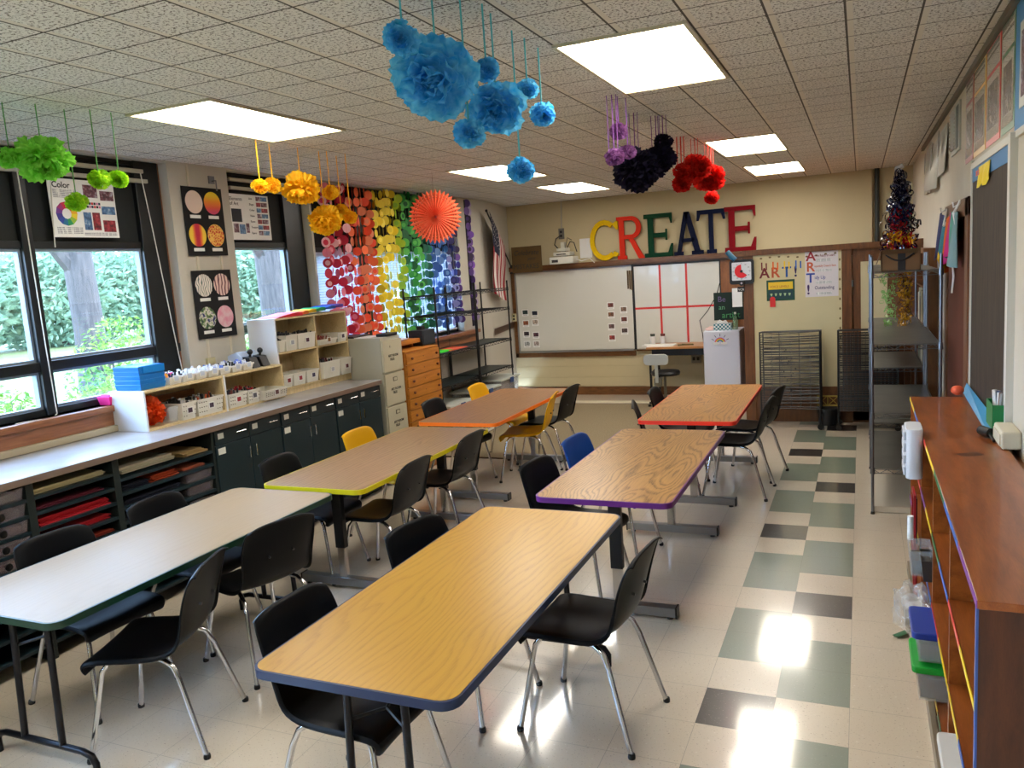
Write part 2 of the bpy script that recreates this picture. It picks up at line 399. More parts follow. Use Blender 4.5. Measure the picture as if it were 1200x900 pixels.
# ------------------------------------------------------------------ ceiling lights
def lum_mat():
    g=NG('light_diffuser',.5);c=g.coords();x,y,z=g.sep(c)[:3]
    e=g.math('MAXIMUM',g.math('DIVIDE',g.math('ABSOLUTE',x),.29),g.math('DIVIDE',g.math('ABSOLUTE',y),.60))
    col=g.ramp(e,(.80,(1,.955,.89,1)),(1.0,(1,.84,.56,1)))
    g.l(col,g.b.inputs['Emission Color']);g.b.inputs['Emission Strength'].default_value=LS;g.b.inputs['Base Color'].default_value=(.9,.9,.85,1);return g.m
LS=15.5
M_lum=lum_mat()
LL=[('wide glowing ceiling panel above the left window tables, in front of the yellow pompoms',-2.75,-5.31),('large glowing ceiling panel right of the blue pompoms, nearest in view',-.31,-5.10),('glowing ceiling panel beyond the red pompoms',-.28,-1.45),('farthest right ceiling light panel by the back wall',-.26,.92),('ceiling light panel partly hidden by a small blue pompom',-2.70,-1.65),('small far ceiling light panel above the whiteboard',-2.66,.58),('ceiling light panel above and behind the viewer on the left',-2.75,-8.9),('ceiling light panel above and behind the viewer on the right',-.31,-8.9)]
for lab,x,y in LL:
    t=thing('ceiling_light',lab,'light',(x,y,H),0,'fluorescent ceiling panels')
    obj('frame',MB().box(-.305,.305,-.61,-.592,-.012,.0).box(-.305,.305,.592,.61,-.012,0).box(-.305,-.287,-.592,.592,-.012,0).box(.287,.305,-.592,.592,-.012,0),C('light_frame',(200,190,165)),t)
    obj('diffuser',MB().box(-.287,.287,-.592,.592,-.006,-.002),M_lum,t)
# ------------------------------------------------------------------ chairs
def shell():
    prof=[(.222,.380,.415),(.236,.402,.425),(.234,.424,.435),(.212,.438,.44),(.13,.441,.44),(.03,.436,.435),(-.07,.434,.43),(-.135,.442,.425),(-.18,.462,.415),(-.206,.50,.405),(-.222,.55,.405),(-.238,.61,.415),(-.252,.67,.42),(-.263,.72,.418),(-.270,.752,.41),(-.275,.771,.392),(-.283,.779,.375),(-.294,.774,.37)]
    prof=[(x,z+.012 if z<.445 else .452+(z-.44)*1.07,w) for x,z,w in prof]
    n=len(prof);nu=12;mb=MB();rows=[]
    for i,(x,z,w) in enumerate(prof):
        x2,z2,_=prof[min(i+1,n-1)];x0,z0,_=prof[max(i-1,0)]
        tx,tz=x2-x0,z2-z0;L=math.hypot(tx,tz);nx,nz=-tz/L*-1,tx/L*-1   # front/up side normal
        nx,nz=(tz/L,-tx/L)
        row=[]
        for j in range(nu+1):
            u=j/nu*2-1;y=u*w/2;a=abs(u)**2.6
            lift=(.010,.010,.010,.010,.011,.012,.014,.019,.024,.028,.030)[i] if i<11 else (.028,.026,.020,.012,.005,.0,.0,.0)[i-11]
            row.append((x+nx*lift*a,y,z+nz*lift*a-(.024*abs(u)**4*min(1,(i-11)/2) if i>=12 else 0)))
        fo=.022 if i<10 else max(.003,.022-.0032*(i-9))
        def fl(p,sg): return (p[0]-nx*fo,p[1]+sg*.005*(fo>.01),p[2]-nz*fo)
        rows.append([fl(row[0],-1)]+row+[fl(row[-1],1)])
    for r in rows: mb.v+=r
    m=nu+3
    for i in range(n-1):
        for j in range(m-1):
            a=i*m+j;mb.face((a,a+m,a+m+1,a+1))
    return mb
def make_chair(kind,rgb,label):
    t=thing('school_chair',label,'chair')
    g=NG('shell_'+kind,.42);c=g.coords();g.b.inputs['Base Color'].default_value=lin(rgb)
    n=g.noise(c,260,2);g.bump(n,.12,.001);g.b.inputs['Specular IOR Level'].default_value=.16
    s=obj('seat_shell',shell(),g.m,t,smooth=True)
    m=s.modifiers.new('s','SOLIDIFY');m.thickness=.008;m.offset=0
    m=s.modifiers.new('u','SUBSURF');m.levels=1;m.render_levels=1
    for s_ in(-1,1):
        lg=obj('leg',MB().tube([(.06,s_*.13,.430),(.11,s_*.145,.428),(.15,s_*.16,.417),(.175,s_*.17,.385),(.245,s_*.222,.012)],.0115,10),M_chrome,t,smooth=True)
        obj('glide',MB().lathe([(.011,.022),(.014,.02),(.016,.008),(.015,0)][::-1],(.247,s_*.224,0),10),M_blackm,lg)
        lg=obj('leg',MB().tube([(.02,s_*.13,.430),(-.05,s_*.15,.428),(-.10,s_*.165,.420),(-.14,s_*.175,.395),(-.165,s_*.185,.34),(-.262,s_*.228,.012)],.0115,10),M_chrome,t,smooth=True)
        obj('glide',MB().lathe([(.011,.022),(.014,.02),(.016,.008),(.015,0)][::-1],(-.264,s_*.23,0),10),M_blackm,lg)
    obj('seat_support',MB().tube([(.06,-.14,.426),(.06,.14,.426)],.010,8).tube([(.0,-.14,.426),(0,.14,.426)],.010,8).box(-.02,.09,-.10,.10,.429,.436),M_chrome,t)
    obj('rivet_pair',MB().disc((-.2445,-.07,.63),.006,(1,0,.2),8,.014).disc((-.2445,.07,.63),.006,(1,0,.2),8,.014),C('rivet',(70,72,78),.4,metal=.6),t)
    return t
protos={}
def chair(kind,x,y,deg,label):
    rgb=dict(black=(5,8,14),yellow=(214,158,12),blue=(24,66,140))[kind]
    M=TM(x,y,0,math.radians(deg));G='plastic school chairs around the art tables'
    if kind not in protos:
        t=make_chair(kind,rgb,label);t.matrix_world=M;t['group']=G;protos[kind]=t
    else: dup(protos[kind],M,label,G)
for a in [
 ('black',-0.435,-6.17,175,'black chair at the right long side of the blue-edged table'),
 ('black',-1.05,-7.02,-2,'nearest black chair tucked under the blue-edged table, lower left'),
 ('black',-1.05,-6.16,-12,'black chair on the left of the blue-edged table, far end'),
 ('black',-2.24,-6.85,202,'nearest black chair angled out beside the green-edged table'),
 ('black',-2.29,-6.13,163,'black chair at the far right of the green-edged table, back to viewer'),
 ('black',-2.86,-6.67,-4,'nearest black chair on the shelf side of the green-edged table'),
 ('black',-2.85,-6,2,'black chair on the shelf side of the green-edged table, farther back'),
 ('black',-2.8,-4.97,3,'black chair on the cabinet side of the yellow-edged table'),
 ('yellow',-2.76,-4.07,0,'yellow chair on the cabinet side of the yellow-edged table'),
 ('black',-2.26,-4.93,180,'nearer black chair on the aisle side of the yellow-edged table'),
 ('black',-2.26,-4.1,179,'farther black chair on the aisle side of the yellow-edged table'),
 ('black',-2.84,-2.7,0,'black chair beside the wooden drawers at the orange-edged table'),
 ('yellow',-2.83,-1.74,0,'yellow chair in front of the storage bins at the orange-edged table'),
 ('yellow',-2.27,-2.37,191,'yellow chair on the aisle side of the orange-edged table'),
 ('black',-2.25,-1.86,177,'black chair on the aisle side of the orange-edged table, nearest the rug'),
 ('black',-0.92,-4.87,-8,'black chair on the left of the purple-edged table'),
 ('blue',-0.9,-4.17,-6,'only blue chair, on the left of the purple-edged table'),
 ('black',-0.3,-2.55,177,'nearer black chair on the right of the red-edged table'),
 ('black',-0.27,-1.97,168,'farther black chair on the right of the red-edged table'),
 ('black',-0.84,-2.05,0,'farther black chair on the left of the red-edged table, toward the stool'),
 ('black',-0.84,-2.72,14,'nearer black chair on the left of the red-edged table, seen edge-on'),
]: chair(*a)
# ------------------------------------------------------------------ tables
TW=.762;TL=1.829;TH=.745
def table(x,y,edge,top,kind,label):
    t=thing('activity_table',label,'table',(x,y,0),0,'long laminate tables with coloured edges')
    o=rrect(-TW/2+.008,TW/2-.008,-TL/2+.008,TL/2-.008,.055);e=rrect(-TW/2,TW/2,-TL/2,TL/2,.06)
    obj('tabletop',MB().prism(o,TH-.026,TH),top,t)
    obj('edge_band',MB().ringprism(e,rrect(-TW/2+.008,TW/2-.008,-TL/2+.008,TL/2-.008,.055),TH-.031,TH-.001),edge,t,smooth=True)
    obj('apron_rails',MB().box(-.2,-.17,-.70,.78,TH-.06,TH-.031).box(.17,.2,-.70,.78,TH-.06,TH-.031),M_blackm,t)
    if kind=='T':
        for yy,w in((-TL/2+.27,.66),(TL/2-.16,.66)):
            L=obj('pedestal_leg',MB().box(-.035,.035,yy-.022,yy+.022,.27,TH-.031).box(-.28,.28,yy-.03,yy+.03,TH-.055,TH-.031),M_blackm,t,bevel=.003)
            obj('inner_column',MB().box(-.028,.028,yy-.017,yy+.017,.07,.272),M_chrome,L,bevel=.003)
            obj('foot_bar',MB().box(-w/2,w/2,yy-.03,yy+.03,.018,.072),C('steel_foot',(150,152,154),.3,metal=.9),L,bevel=.004)
            [obj('foot_cap',MB().box(q*w/2-.005,q*w/2+.005,yy-.032,yy+.032,.014,.075).lathe([(.018,0),(.018,.02)],(q*(w/2-.04),yy,0),8).box(q*w/2-q*.06,q*w/2,yy-.01,yy+.01,.013,.0185),M_black,L) for q in(-1,1)]
    else:
        for k,yy in((-1,-TL/2+.16),(1,TL/2-.16)):
            yb=yy+k*.02
            L=obj('folding_leg',MB().tube([(-.11,yy,TH-.04),(-.12,yb,.10)],.0145,10).tube([(.11,yy,TH-.04),(.12,yb,.10)],.0145,10).tube([(-.31,yb,.0),(-.312,yb,.06),(-.29,yb,.092),(-.24,yb,.104),(.24,yb,.104),(.29,yb,.092),(.312,yb,.06),(.31,yb,0)],.0145,10).tube([(-.25,yy,TH-.05),(.25,yy,TH-.05)],.012,8),pm('dark_tube',(40,40,44),.28,.8),t,smooth=True)
            obj('brace',MB().tube([(-.115,yy,.52),(0,yy-k*.06,.55),(0,yy-k*.30,TH-.045)],.007,6).tube([(.115,yy,.52),(0,yy-k*.06,.55)],.007,6),M_blackm,L)
    return t
oy=oak('laminate_golden',lin((192,146,58)),lin((128,82,24)),lin((182,130,42)),.35,0,.6)
og=oak('laminate_maple',lin((158,136,108)),lin((126,100,70)),lin((166,130,84)),.4,2,.3)
og.node_tree.nodes['Principled BSDF'].inputs['Roughness'].default_value=.42
og.node_tree.nodes['Principled BSDF'].inputs['Specular IOR Level'].default_value=.25
ob=oak('laminate_brown_oak',lin((158,124,88)),lin((76,46,30)),lin((146,112,80)),.3,4,1.0)
op=oak('laminate_oak_bold',lin((180,138,82)),lin((70,38,14)),lin((168,120,66)),1.0,7,1.5)
orr=oak('laminate_oak_warm',lin((188,140,78)),lin((84,46,18)),lin((176,122,60)),.9,11,1.3)
oo=oak('laminate_oak_orange_table',lin((160,118,80)),lin((70,40,24)),lin((148,106,72)),.35,15,1.0)
def band(n,rgb): return pm('band_'+n,rgb,.35)
table(-.805,-6.50,band('blue',(10,36,76)),oy,'F','golden oak laminate table with dark blue edge, nearest in the photo')
table(-2.575,-6.44,band('dark_green',(18,54,38)),og,'F','pale maple laminate table with dark green edge, lower left')
table(-2.445,-4.54,band('yellow',(206,190,10)),ob,'T','brown oak laminate table with bright yellow edge')
table(-.61,-4.47,band('purple',(100,34,120)),op,'T','bold-grained oak laminate table with purple edge')
table(-.585,-2.34,band('red',(226,50,30)),orr,'T','warm oak laminate table with red edge, back right')
table(-2.47,-2.54,band('orange',(244,116,20)),oo,'T','brown oak laminate table with orange edge, back left')
# rug
def rugm():
    g=NG('rug_pile',.95);c=g.coords();n=g.noise(c,90,4,.7);g.l(g.ramp(n,(.3,(112,98,74)),(.7,(150,134,104))),g.b.inputs['Base Color']);g.bump(n,.6,.01);return g.m
t=thing('area_rug','large flat tan area rug on the floor before the whiteboard','rug',(-2.35,-.05,0))
obj('pile',MB().box(-1.25,1.25,-1.68,1.58,.001,.012),rugm(),t);obj('binding',MB().box(-1.27,-1.25,-1.70,1.60,.001,.013).box(1.25,1.27,-1.70,1.60,.001,.013).box(-1.25,1.25,-1.70,-1.68,.001,.013).box(-1.25,1.25,1.58,1.60,.001,.013),C('rug_binding',(84,70,52),.9),t)
tag(obj('floor_strip',MB().box(-3.4,-1.1,1.70,1.82,.0005,.008),C('strip_cream',(206,200,176),.5)),'thin cream strip lying on the floor behind the tan rug','strip')
# ------------------------------------------------------------------ counter and base cabinets on the left
CF=-3.47;CZ=1.055
wt=NG('worktop_laminate',.25);c_=wt.coords();wt.l(wt.ramp(wt.noise(c_,3,4),(.3,(150,148,150)),(.7,(168,166,166))),wt.b.inputs['Base Color'])
t=thing('worktop','long pale grey worktop along the left windows','worktop')
obj('slab',MB().box(XL+.002,CF+.02,-7.9,-3.02,CZ-.035,CZ),wt.m,t,bevel=.003)
obj('front_edge',MB().box(CF+.02,CF+.026,-7.9,-3.02,CZ-.04,CZ-.002),C('edge_brown_grey',(122,104,92),.4),t)
M_teal=pm('dark_teal_paint',(24,44,52),.42,var=.1)
M_tealdk=pm('teal_inside',(22,34,34),.6)
M_lab=C('label_white',(222,222,215))
k=0
for a in(-5.14,-4.43,-3.72):
    k+=1;b=a+.70
    t=thing('base_cabinet',['dark teal base cabinet nearest the open shelves','middle dark teal base cabinet under the worktop','dark teal base cabinet next to the filing cabinet'][k-1],'cabinet',(0,0,0),0,'dark teal base cabinets')
    obj('body',MB().box(XL+.01,CF-.02,a,b,.09,CZ-.037).box(XL+.01,CF-.08,a,b,0,.09),M_teal,t)
    for j in(0,1):
        y0=a+j*.35+.004;y1=y0+.342
        d=obj('drawer',MB().box(CF-.02,CF,y0,y1,.905,CZ-.05),M_teal,t,bevel=.002)
        obj('handle',MB().tube([(CF,y0+.19,.965),(CF+.022,y0+.195,.965),(CF+.022,y0+.285,.965),(CF,y0+.29,.965)],.004,6),M_chrome,d)
        obj('label_card',MB().box(CF,CF+.001,y0+.03,y0+.085,.945,.985),M_lab,d)
        text(['PAPER','PENS','GLUE','TAPE','CLAY','INK'][(k-1)*2+j] if False else 'abc',.012,M_ink,d,0,0,0) if False else None
        d=obj('door',MB().box(CF-.02,CF,y0,y1,.11,.898),M_teal,t,bevel=.002)
        yh=y1-.03 if j==0 else y0+.03
        obj('handle',MB().tube([(CF,yh,.84),(CF+.022,yh,.835),(CF+.022,yh,.755),(CF,yh,.75)],.004,6),M_chrome,d)
        if (k,j) in((1,0),(2,0),(3,0)): obj('label_card',MB().box(CF,CF+.001,y0+.02,y0+.09,.835,.88),M_lab,d)
# open paper shelves
def paper(y0,y1,z,n,mat,label,grp,x0=-4.05,th=.006,jit=.02):
    mb=MB()
    for i in range(n):
        a=random.uniform(-jit,jit);mb.box(x0,CF-.03+random.uniform(-.03,.0),y0+a+jit,y1+a-jit,z+i*th,z+i*th+th*.8)
    tag(obj('paper_stack',mb,mat),label,'paper',grp)
def openshelf(a,b,zs,label,mid=None):
    t=thing('open_shelf_unit',label,'shelf',(0,0,0),0,'open paper shelves under the worktop')
    obj('carcass',MB().box(XL+.01,CF-.005,a,a+.022,0,CZ-.037).box(XL+.01,CF-.005,b-.022,b,0,CZ-.037).box(XL+.01,XL+.02,a,b,0,CZ-.037).box(XL+.01,CF-.02,a,b,CZ-.05,CZ-.037),M_tealdk,t)
    for z in zs: obj('shelf_board',MB().box(XL+.02,CF-.008,a+.022,b-.022,z-.018,z),M_teal,t)
    return t
zs=[.93,.84,.75,.66,.57,.46,.34,.22,.10]
openshelf(-7.9,-7.02,zs,'open dark shelf unit farthest left below the worktop')
UNIT=openshelf(-7.02,-6.50,zs,'narrow dark shelf unit holding clear drawers at the left')
openshelf(-6.50,-5.95,zs,'open dark shelf unit with red paper stacks')
openshelf(-5.95,-5.142,[.88,.79,.70,.61,.50,.38,.25,.10],'open dark shelf unit with teal and navy paper, beside the cabinets')
G='construction paper stacks'
P=lambda n,rgb: C('sheet_'+n,rgb,.8)
paper(-6.47,-5.97,.93,5,P('cream',(200,186,140)),'cream paper stack on the top shelf of the red paper unit',G)
paper(-6.46,-6.0,.84,3,P('maroon',(110,30,50)),'dark maroon paper on the second shelf of the red paper unit',G)
paper(-6.47,-5.98,.75,7,P('red',(214,36,50)),'thick bright red paper stack, largest of the red ones',G)
paper(-6.44,-5.98,.66,5,P('red',(214,36,50)),'thinner bright red paper stack below the thick one',G)
paper(-6.2,-5.98,.57,4,P('brick',(170,60,40)),'brick red paper stack low in the red paper unit',G)
paper(-5.90,-5.45,.895,5,P('white',(206,196,170)),'thick white paper slab on the shelf next to the teal cabinets',G,th=.009)
paper(-5.92,-5.68,.79,6,P('navy',(26,30,50)),'navy paper stack beside orange paper',G)
paper(-5.68,-5.44,.79,7,P('rust',(196,76,36)),'rust orange paper stack on the second shelf',G)
paper(-5.92,-5.44,.70,5,P('navy',(26,30,50)),'navy paper stack on the third shelf',G)
paper(-5.92,-5.45,.61,3,P('charcoal',(36,38,46)),'charcoal paper on the fourth shelf',G)
paper(-5.92,-5.5,.50,7,P('teal',(40,120,116)),'teal paper stack low on the shelf',G)
paper(-5.40,-5.17,.88,6,P('tan',(208,176,120)),'tan paper stack at the top right of the shelves',G)
paper(-5.40,-5.17,.79,3,P('salmon',(200,110,80)),'salmon paper over pink sheets at the right of the shelves',G)
for i,(y,z,c) in enumerate(((-5.40,.70,(60,70,90)),(-5.40,.61,(50,60,100)),(-5.40,.50,(50,80,80)))):
    t=thing('clear_bin',['top small clear bin at the right of the paper shelves','middle small clear bin at the right of the paper shelves','lowest small clear bin at the right of the paper shelves'][i],'bin',(0,0,0),0,'small clear bins in the paper shelves')
    obj('tub',MB().tub(-3.9,CF-.02,y,y+.23,z+.001,z+.075),M_smoke,t);obj('contents',MB().box(-3.88,CF-.05,y+.015,y+.215,z+.01,z+.05),C('bin_fill%d'%i,c),t)
for i,(z,c) in enumerate(((.93,(190,190,185)),(.84,(70,60,62)),(.75,(120,60,62)),(.66,(150,70,80)),(.57,(130,50,40)),(.46,(150,110,70)))):
    dr=obj('clear_drawer' if i else 'open_tray',MB().tub(-4.0,CF-.01,-6.99,-6.53,z+.002,z+.068),M_smoke,UNIT);obj('contents',MB().box(-3.98,CF-.04,-6.97,-6.55,z+.008,z+.045),C('drawer_fill%d'%i,c),dr)
    if i: obj('knob',MB().lathe([(.006,0),(.02,.008),(.021,.016),(.0,.02)],(0,0,0),12).xf(WM('L',CF-.009,-6.68,z+.035)),M_black,dr,smooth=True)
# ------------------------------------------------------------------ cubby units on the worktop
M_ply=wood('maple_ply',lin((206,182,134)),lin((224,202,156)),(2,14,2),.5)
M_side=pm('white_side',(216,218,222),.45)
def cubby(x0,x1,y0,y1,z0,z1,cols,rows,label,base=0):
    t=thing('cubby_unit',label,'shelf',(0,0,0),0,'maple cubby units on the worktop')
    th=.016
    obj('side_panel',MB().box(x0,x1,y0,y0+th,z0,z1),M_side,t,bevel=.002);obj('side_panel',MB().box(x0,x1,y1-th,y1,z0,z1),M_ply,t,bevel=.002)
    obj('top_panel',MB().box(x0,x1,y0+th,y1-th,z1-th,z1),M_ply,t,bevel=.002);obj('back_panel',MB().box(x0,x0+.006,y0+th,y1-th,z0,z1-th),M_ply,t)
    obj('bottom_panel',MB().box(x0,x1,y0+th,y1-th,z0+base,z0+base+th).box(x1-.02,x1-.01,y0+th,y1-th,z0,z0+base+.001),M_ply,t)
    for c in cols: obj('divider',MB().box(x0+.006,x1-.002,c-th/2,c+th/2,z0+base+th,z1-th),M_ply,t)
    e=[y0+th]+[q for c in cols for q in(c-th/2,c+th/2)]+[y1-th]
    for r in rows:
        for i in range(0,len(e),2): obj('shelf_board',MB().box(x0+.006,x1-.003,e[i],e[i+1],r-th,r),M_ply,t)
LX=-3.80;UX=-3.84;BX=XL+.004
cubby(BX,LX,-5.395,-4.645,CZ,1.333,[],[],'low maple cubby unit nearest, holding the orange tissue pompom')
cubby(BX,LX,-4.642,-3.955,CZ,1.333,[],[],'low maple cubby unit in the middle, holding perforated white baskets')
cubby(BX,UX,-3.952,-2.93,CZ,1.712,[-3.41],[1.425],'tall two-by-two maple cubby unit beside the filing cabinet',base=.045)
def basket(y0,y1,z,h,label,fill=None,x1=LX+.012,d=.24,pic=(60,40,60),g='white baskets in the cubbies',name='storage_basket',holes=True,m=None):
    t=thing(name,label,'basket',(0,0,0),0,g)
    x0=x1-d
    obj('tub',MB().tub(x0,x1,y0,y1,z+.001,z+h,.012),m or M_basket,t)
    obj('rim',MB().box(x1-.004,x1+.004,y0-.002,y1+.002,z+h-.012,z+h),m or M_basket,t)
    if holes:
        hb=MB();n=max(3,int((y1-y0)/.022))
        for i in range(n):
            for j in range(3):
                if abs(i-n/2)<1.6: continue
                yy=y0+.018+(y1-y0-.036)*i/(n-1);zz=z+.03+j*(h-.055)/2;hb.disc((x1-.006+.0035*(zz-z)/h*3,yy,zz),.0032,(1,0,0),6,.006)
        obj('holes',hb,C('hole_grey',(120,112,96)),t)
    if pic:
        ym=(y0+y1)/2;obj('picture_label',MB().box(x1+.0,x1+.005,ym-.028,ym+.028,z+h*.35,z+h*.35+.045),M_paper,t);obj('picture',MB().box(x1+.005,x1+.006,ym-.02,ym+.02,z+h*.35+.006,z+h*.35+.04),C('pic_%d_%d_%d'%pic,pic),t)
    if fill:
        mb=MB();mats=[C('f_%d_%d_%d'%c,c) for c in fill]
        for i in range(26):
            mb.mat(i%len(mats));xx=random.uniform(x0+.03,x1-.03);yy=random.uniform(y0+.02,y1-.02)
            mb.tube([(xx,yy,z+.02),(xx+random.uniform(-.015,.015),yy+random.uniform(-.02,.02),z+h+random.uniform(0,.03))],.008,6)
        obj('contents',mb,mats,t)
    return t
K=[(14,14,16),(20,20,24),(40,40,44)]
basket(-5.09,-4.95,CZ+.016,.125,'white basket with black markers, left of the widest one',K+[(200,200,200)])
basket(-4.94,-4.68,CZ+.016,.125,'widest white basket, full of black-capped markers',K+[(190,190,190),(180,80,40)])
basket(-4.62,-4.42,CZ+.016,.11,'perforated white basket at the left of the middle cubby',[(90,80,90),(50,50,60),(120,60,60)],pic=(150,40,50))
basket(-4.41,-4.27,CZ+.016,.11,'white basket of red and dark brushes in the middle cubby',[(170,30,40),(40,40,44)],pic=(90,90,100))
basket(-4.26,-3.98,CZ+.016,.08,'shallow white basket sticking out of the middle cubby',None,x1=LX+.05,pic=(90,60,60))
x=UX+.012;B1=CZ+.062
basket(-3.93,-3.85,1.426,.10,'slim white box at the top left of the tall cubby',K,x1=x,d=.2,pic=None,holes=False)
basket(-3.84,-3.69,1.426,.135,'white box with a line label in the top left of the tall cubby',K,x1=x,d=.2,pic=(160,165,175),holes=False)
basket(-3.68,-3.435,1.426,.135,'wide white box with dark picture in the top left of the tall cubby',K,x1=x,d=.2,pic=(70,30,50),holes=False)
basket(-3.39,-3.13,1.426,.05,'shallow white tray of red pieces in the top right of the tall cubby',[(150,40,36),(120,60,40)],x1=x+.01,d=.2,pic=(130,90,50),holes=False)
basket(-3.10,-2.955,1.426,.085,'small white box in the top right of the tall cubby',None,x1=x,d=.2,pic=(70,60,70),holes=False)
basket(-3.92,-3.80,B1,.11,'first white box at the bottom left of the tall cubby',None,x1=x,d=.2,pic=(120,30,36),holes=False)
basket(-3.79,-3.62,B1,.11,'second white box at the bottom left of the tall cubby',None,x1=x,d=.2,pic=(150,50,60),holes=False)
basket(-3.61,-3.435,B1,.11,'third white box at the bottom left of the tall cubby',None,x1=x,d=.2,pic=(60,60,90),holes=False)
basket(-3.39,-3.13,B1,.155,'large white box with dark lids at the bottom right of the tall cubby',[(90,30,30),(30,30,34)],x1=x+.02,d=.22,pic=(190,190,196),holes=False)
basket(-3.12,-2.95,B1,.155,'large white box with brown picture at the bottom right of the tall cubby',None,x1=x+.02,d=.22,pic=(100,50,50),holes=False)
t=thing('clear_bin','empty clear plastic bin beside the orange tissue pompom','bin');obj('tub',MB().tub(-4.05,LX-.01,-5.19,-5.10,CZ+.017,CZ+.13),M_clear,t)
# blue stacked trays and white tubs on top of the cubbies
t=thing('tray_stack','bright blue stack of plastic trays on top of the cubby unit','tray')
mb=MB()
for i in range(5): mb.tub(-4.10,-3.85,-5.365,-5.14,1.334+i*.03,1.334+i*.03+.042,.008,.006)
mb.box(-4.09,-3.86,-5.355,-5.15,1.49,1.50)
obj('trays',mb,C('tray_blue',(10,112,190),.35),t,bevel=.003);obj('hood',MB().box(-3.852,-3.846,-5.33,-5.145,1.45,1.497),C('tray_blue2',(20,124,204),.3),t)
y=-5.12;labs=['first white tub right of the blue trays, heaped with bright markers','second white tub on top of the cubbies','third white tub on top of the cubbies','fourth white tub on top of the cubbies','fifth white tub on top of the cubbies','sixth white tub on top of the cubbies','last white tub before the two black-knobbed machines']
for i in range(7):
    w=.125
    basket(y,y+w-.006,1.334,.055,labs[i],[[(230,60,140),(240,150,30),(40,60,160),(30,30,34)],[(30,30,34),(220,220,224)],[(225,225,230)],[(225,228,235)],[(90,120,190),(225,225,230)],[(225,225,230),(30,30,34)],[(120,140,220),(225,225,230)]][i],x1=-3.84,d=.25,pic=(190,200,220),g='white tubs on the low cubbies',holes=False,m=M_white,name='storage_tub');y+=w
for i,y in enumerate((-4.19,-4.07)):
    t=thing('pencil_sharpener',['white electric sharpener with a round black knob, left one','white electric sharpener with a round black knob, right one'][i],'sharpener',(0,0,0),0,'sharpeners beside the tall cubby')
    obj('body',MB().prism([(-4.12,1.334),(-3.95,1.334),(-3.97,1.43),(-4.02,1.47),(-4.12,1.44)],y-.05,y+.05,'y'),C('pale_blue_shell',(180,196,220),.3),t,bevel=.008)
    obj('front',MB().prism([(-3.95,1.334),(-3.86,1.334),(-3.90,1.42),(-3.97,1.43)],y-.045,y+.045,'y'),M_black,t,bevel=.006)
    obj('knob',MB().ball((-3.93,y+.01,1.465),.024,12,8).tube([(-3.935,y+.01,1.42),(-3.93,y+.01,1.45)],.010,8),M_black,t,smooth=True)
# pink basket on the sill
t=thing('pink_basket','bright pink plastic basket with purple inside on the window sill','basket');obj('tub',MB().tub(-4.22,-4.10,-5.42,-5.20,1.2405,1.30,.012),M_pink,t);obj('contents',MB().box(-4.20,-4.12,-5.40,-5.22,1.26,1.315),C('purple_pink',(190,60,190)),t)
# felt folders
for i,(y,c,n) in enumerate(((-3.90,(214,30,50),'red'),(-3.60,(236,110,30),'orange'),(-3.53,(240,190,20),'yellow'),(-3.43,(20,150,90),'green'),(-3.27,(30,90,190),'blue'),(-3.13,(90,50,150),'purple'))):
    w=(.36,.16,.20,.24,.24,.22)[i];z=1.7125+i*.007
    tag(obj('felt_sheet_pile',MB().prism([(y,z),(y+w*.2,z+.012),(y+w*.75,z+.034),(y+w,z+.030),(y+w,z)],-4.08,-3.87,'x') if i else MB().prism([(y,z),(y+.05,z+.012),(y+w*.8,z+.035),(y+w,z+.03),(y+w,z)],-4.08,-3.86,'x'),C('felt_'+n,c),bevel=.004),n+' pile of sheets on top of the tall cubby unit','sheets','rainbow piles of sheets')
# ------------------------------------------------------------------ filing cabinet, wooden drawers
t=thing('filing_cabinet','tall cream metal filing cabinet at the end of the worktop','cabinet',(0,0,0))
fx=-3.475;fy0,fy1=-2.915,-2.56;fz=1.435
obj('body',MB().box(-4.10,fx-.02,fy0,fy1,0,fz),M_cream,t,bevel=.004)
dz=(fz-.03)/4.5;z=fz-.025
cf=C('cream_drawer',(196,190,164),.4)
for i in range(4):
    z0=z-.31
    d=obj('drawer',MB().box(fx-.02,fx,fy0+.006,fy1-.006,z0,z-.006),cf,t,bevel=.003)
    ym=(fy0+fy1)/2
    if i: obj('label_holder',MB().box(fx,fx+.004,ym-.035,ym+.035,z-.085,z-.045),C('holder_grey',(110,106,92)),d);obj('label_card',MB().box(fx+.004,fx+.005,ym-.026,ym+.026,z-.078,z-.052),cf,d)
    else: obj('lock',MB().disc((fx+.002,ym-.04,z-.07),.012,(1,0,0),12,.006),M_cream,d)
    for j,s in enumerate(('ART ROOM','FILES')):
        tt=text(s,.034,M_ink,d,0,0,0,bold=.0005);tt.matrix_local=WM('L',fx+.001,ym-.085+j*.03,z-.17-j*.035)@Matrix.Rotation(0,4,'Z')
    z-=.322
tag(obj('black_binder',MB().box(-4.05,-3.8,-2.90,-2.60,fz+.001,fz+.02),M_black,bevel=.003),'flat black binder on the left end of the filing cabinet top','binder')
tag(obj('paper_sheet',MB().box(-3.79,-3.62,-2.90,-2.64,fz+.001,fz+.006),M_paper),'white paper lying on the filing cabinet top','paper')
t=thing('hole_punch','black hole punch with upright knob on the filing cabinet','punch');obj('base',MB().box(-3.61,-3.49,-2.80,-2.60,fz+.001,fz+.03),M_black,t,bevel=.006);obj('lever_knob',MB().tube([(-3.55,-2.70,fz+.03),(-3.55,-2.70,fz+.065)],.006,8).ball((-3.55,-2.70,fz+.07),.016),M_black,t,smooth=True)
t=thing('drawer_chest','honey pine chest of shallow drawers right of the filing cabinet','chest')
wx=-3.45;wy0,wy1=-2.545,-1.86
M_pine=wood('honey_pine',lin((176,106,30)),lin((206,134,50)),(14,1.2,14),.4)
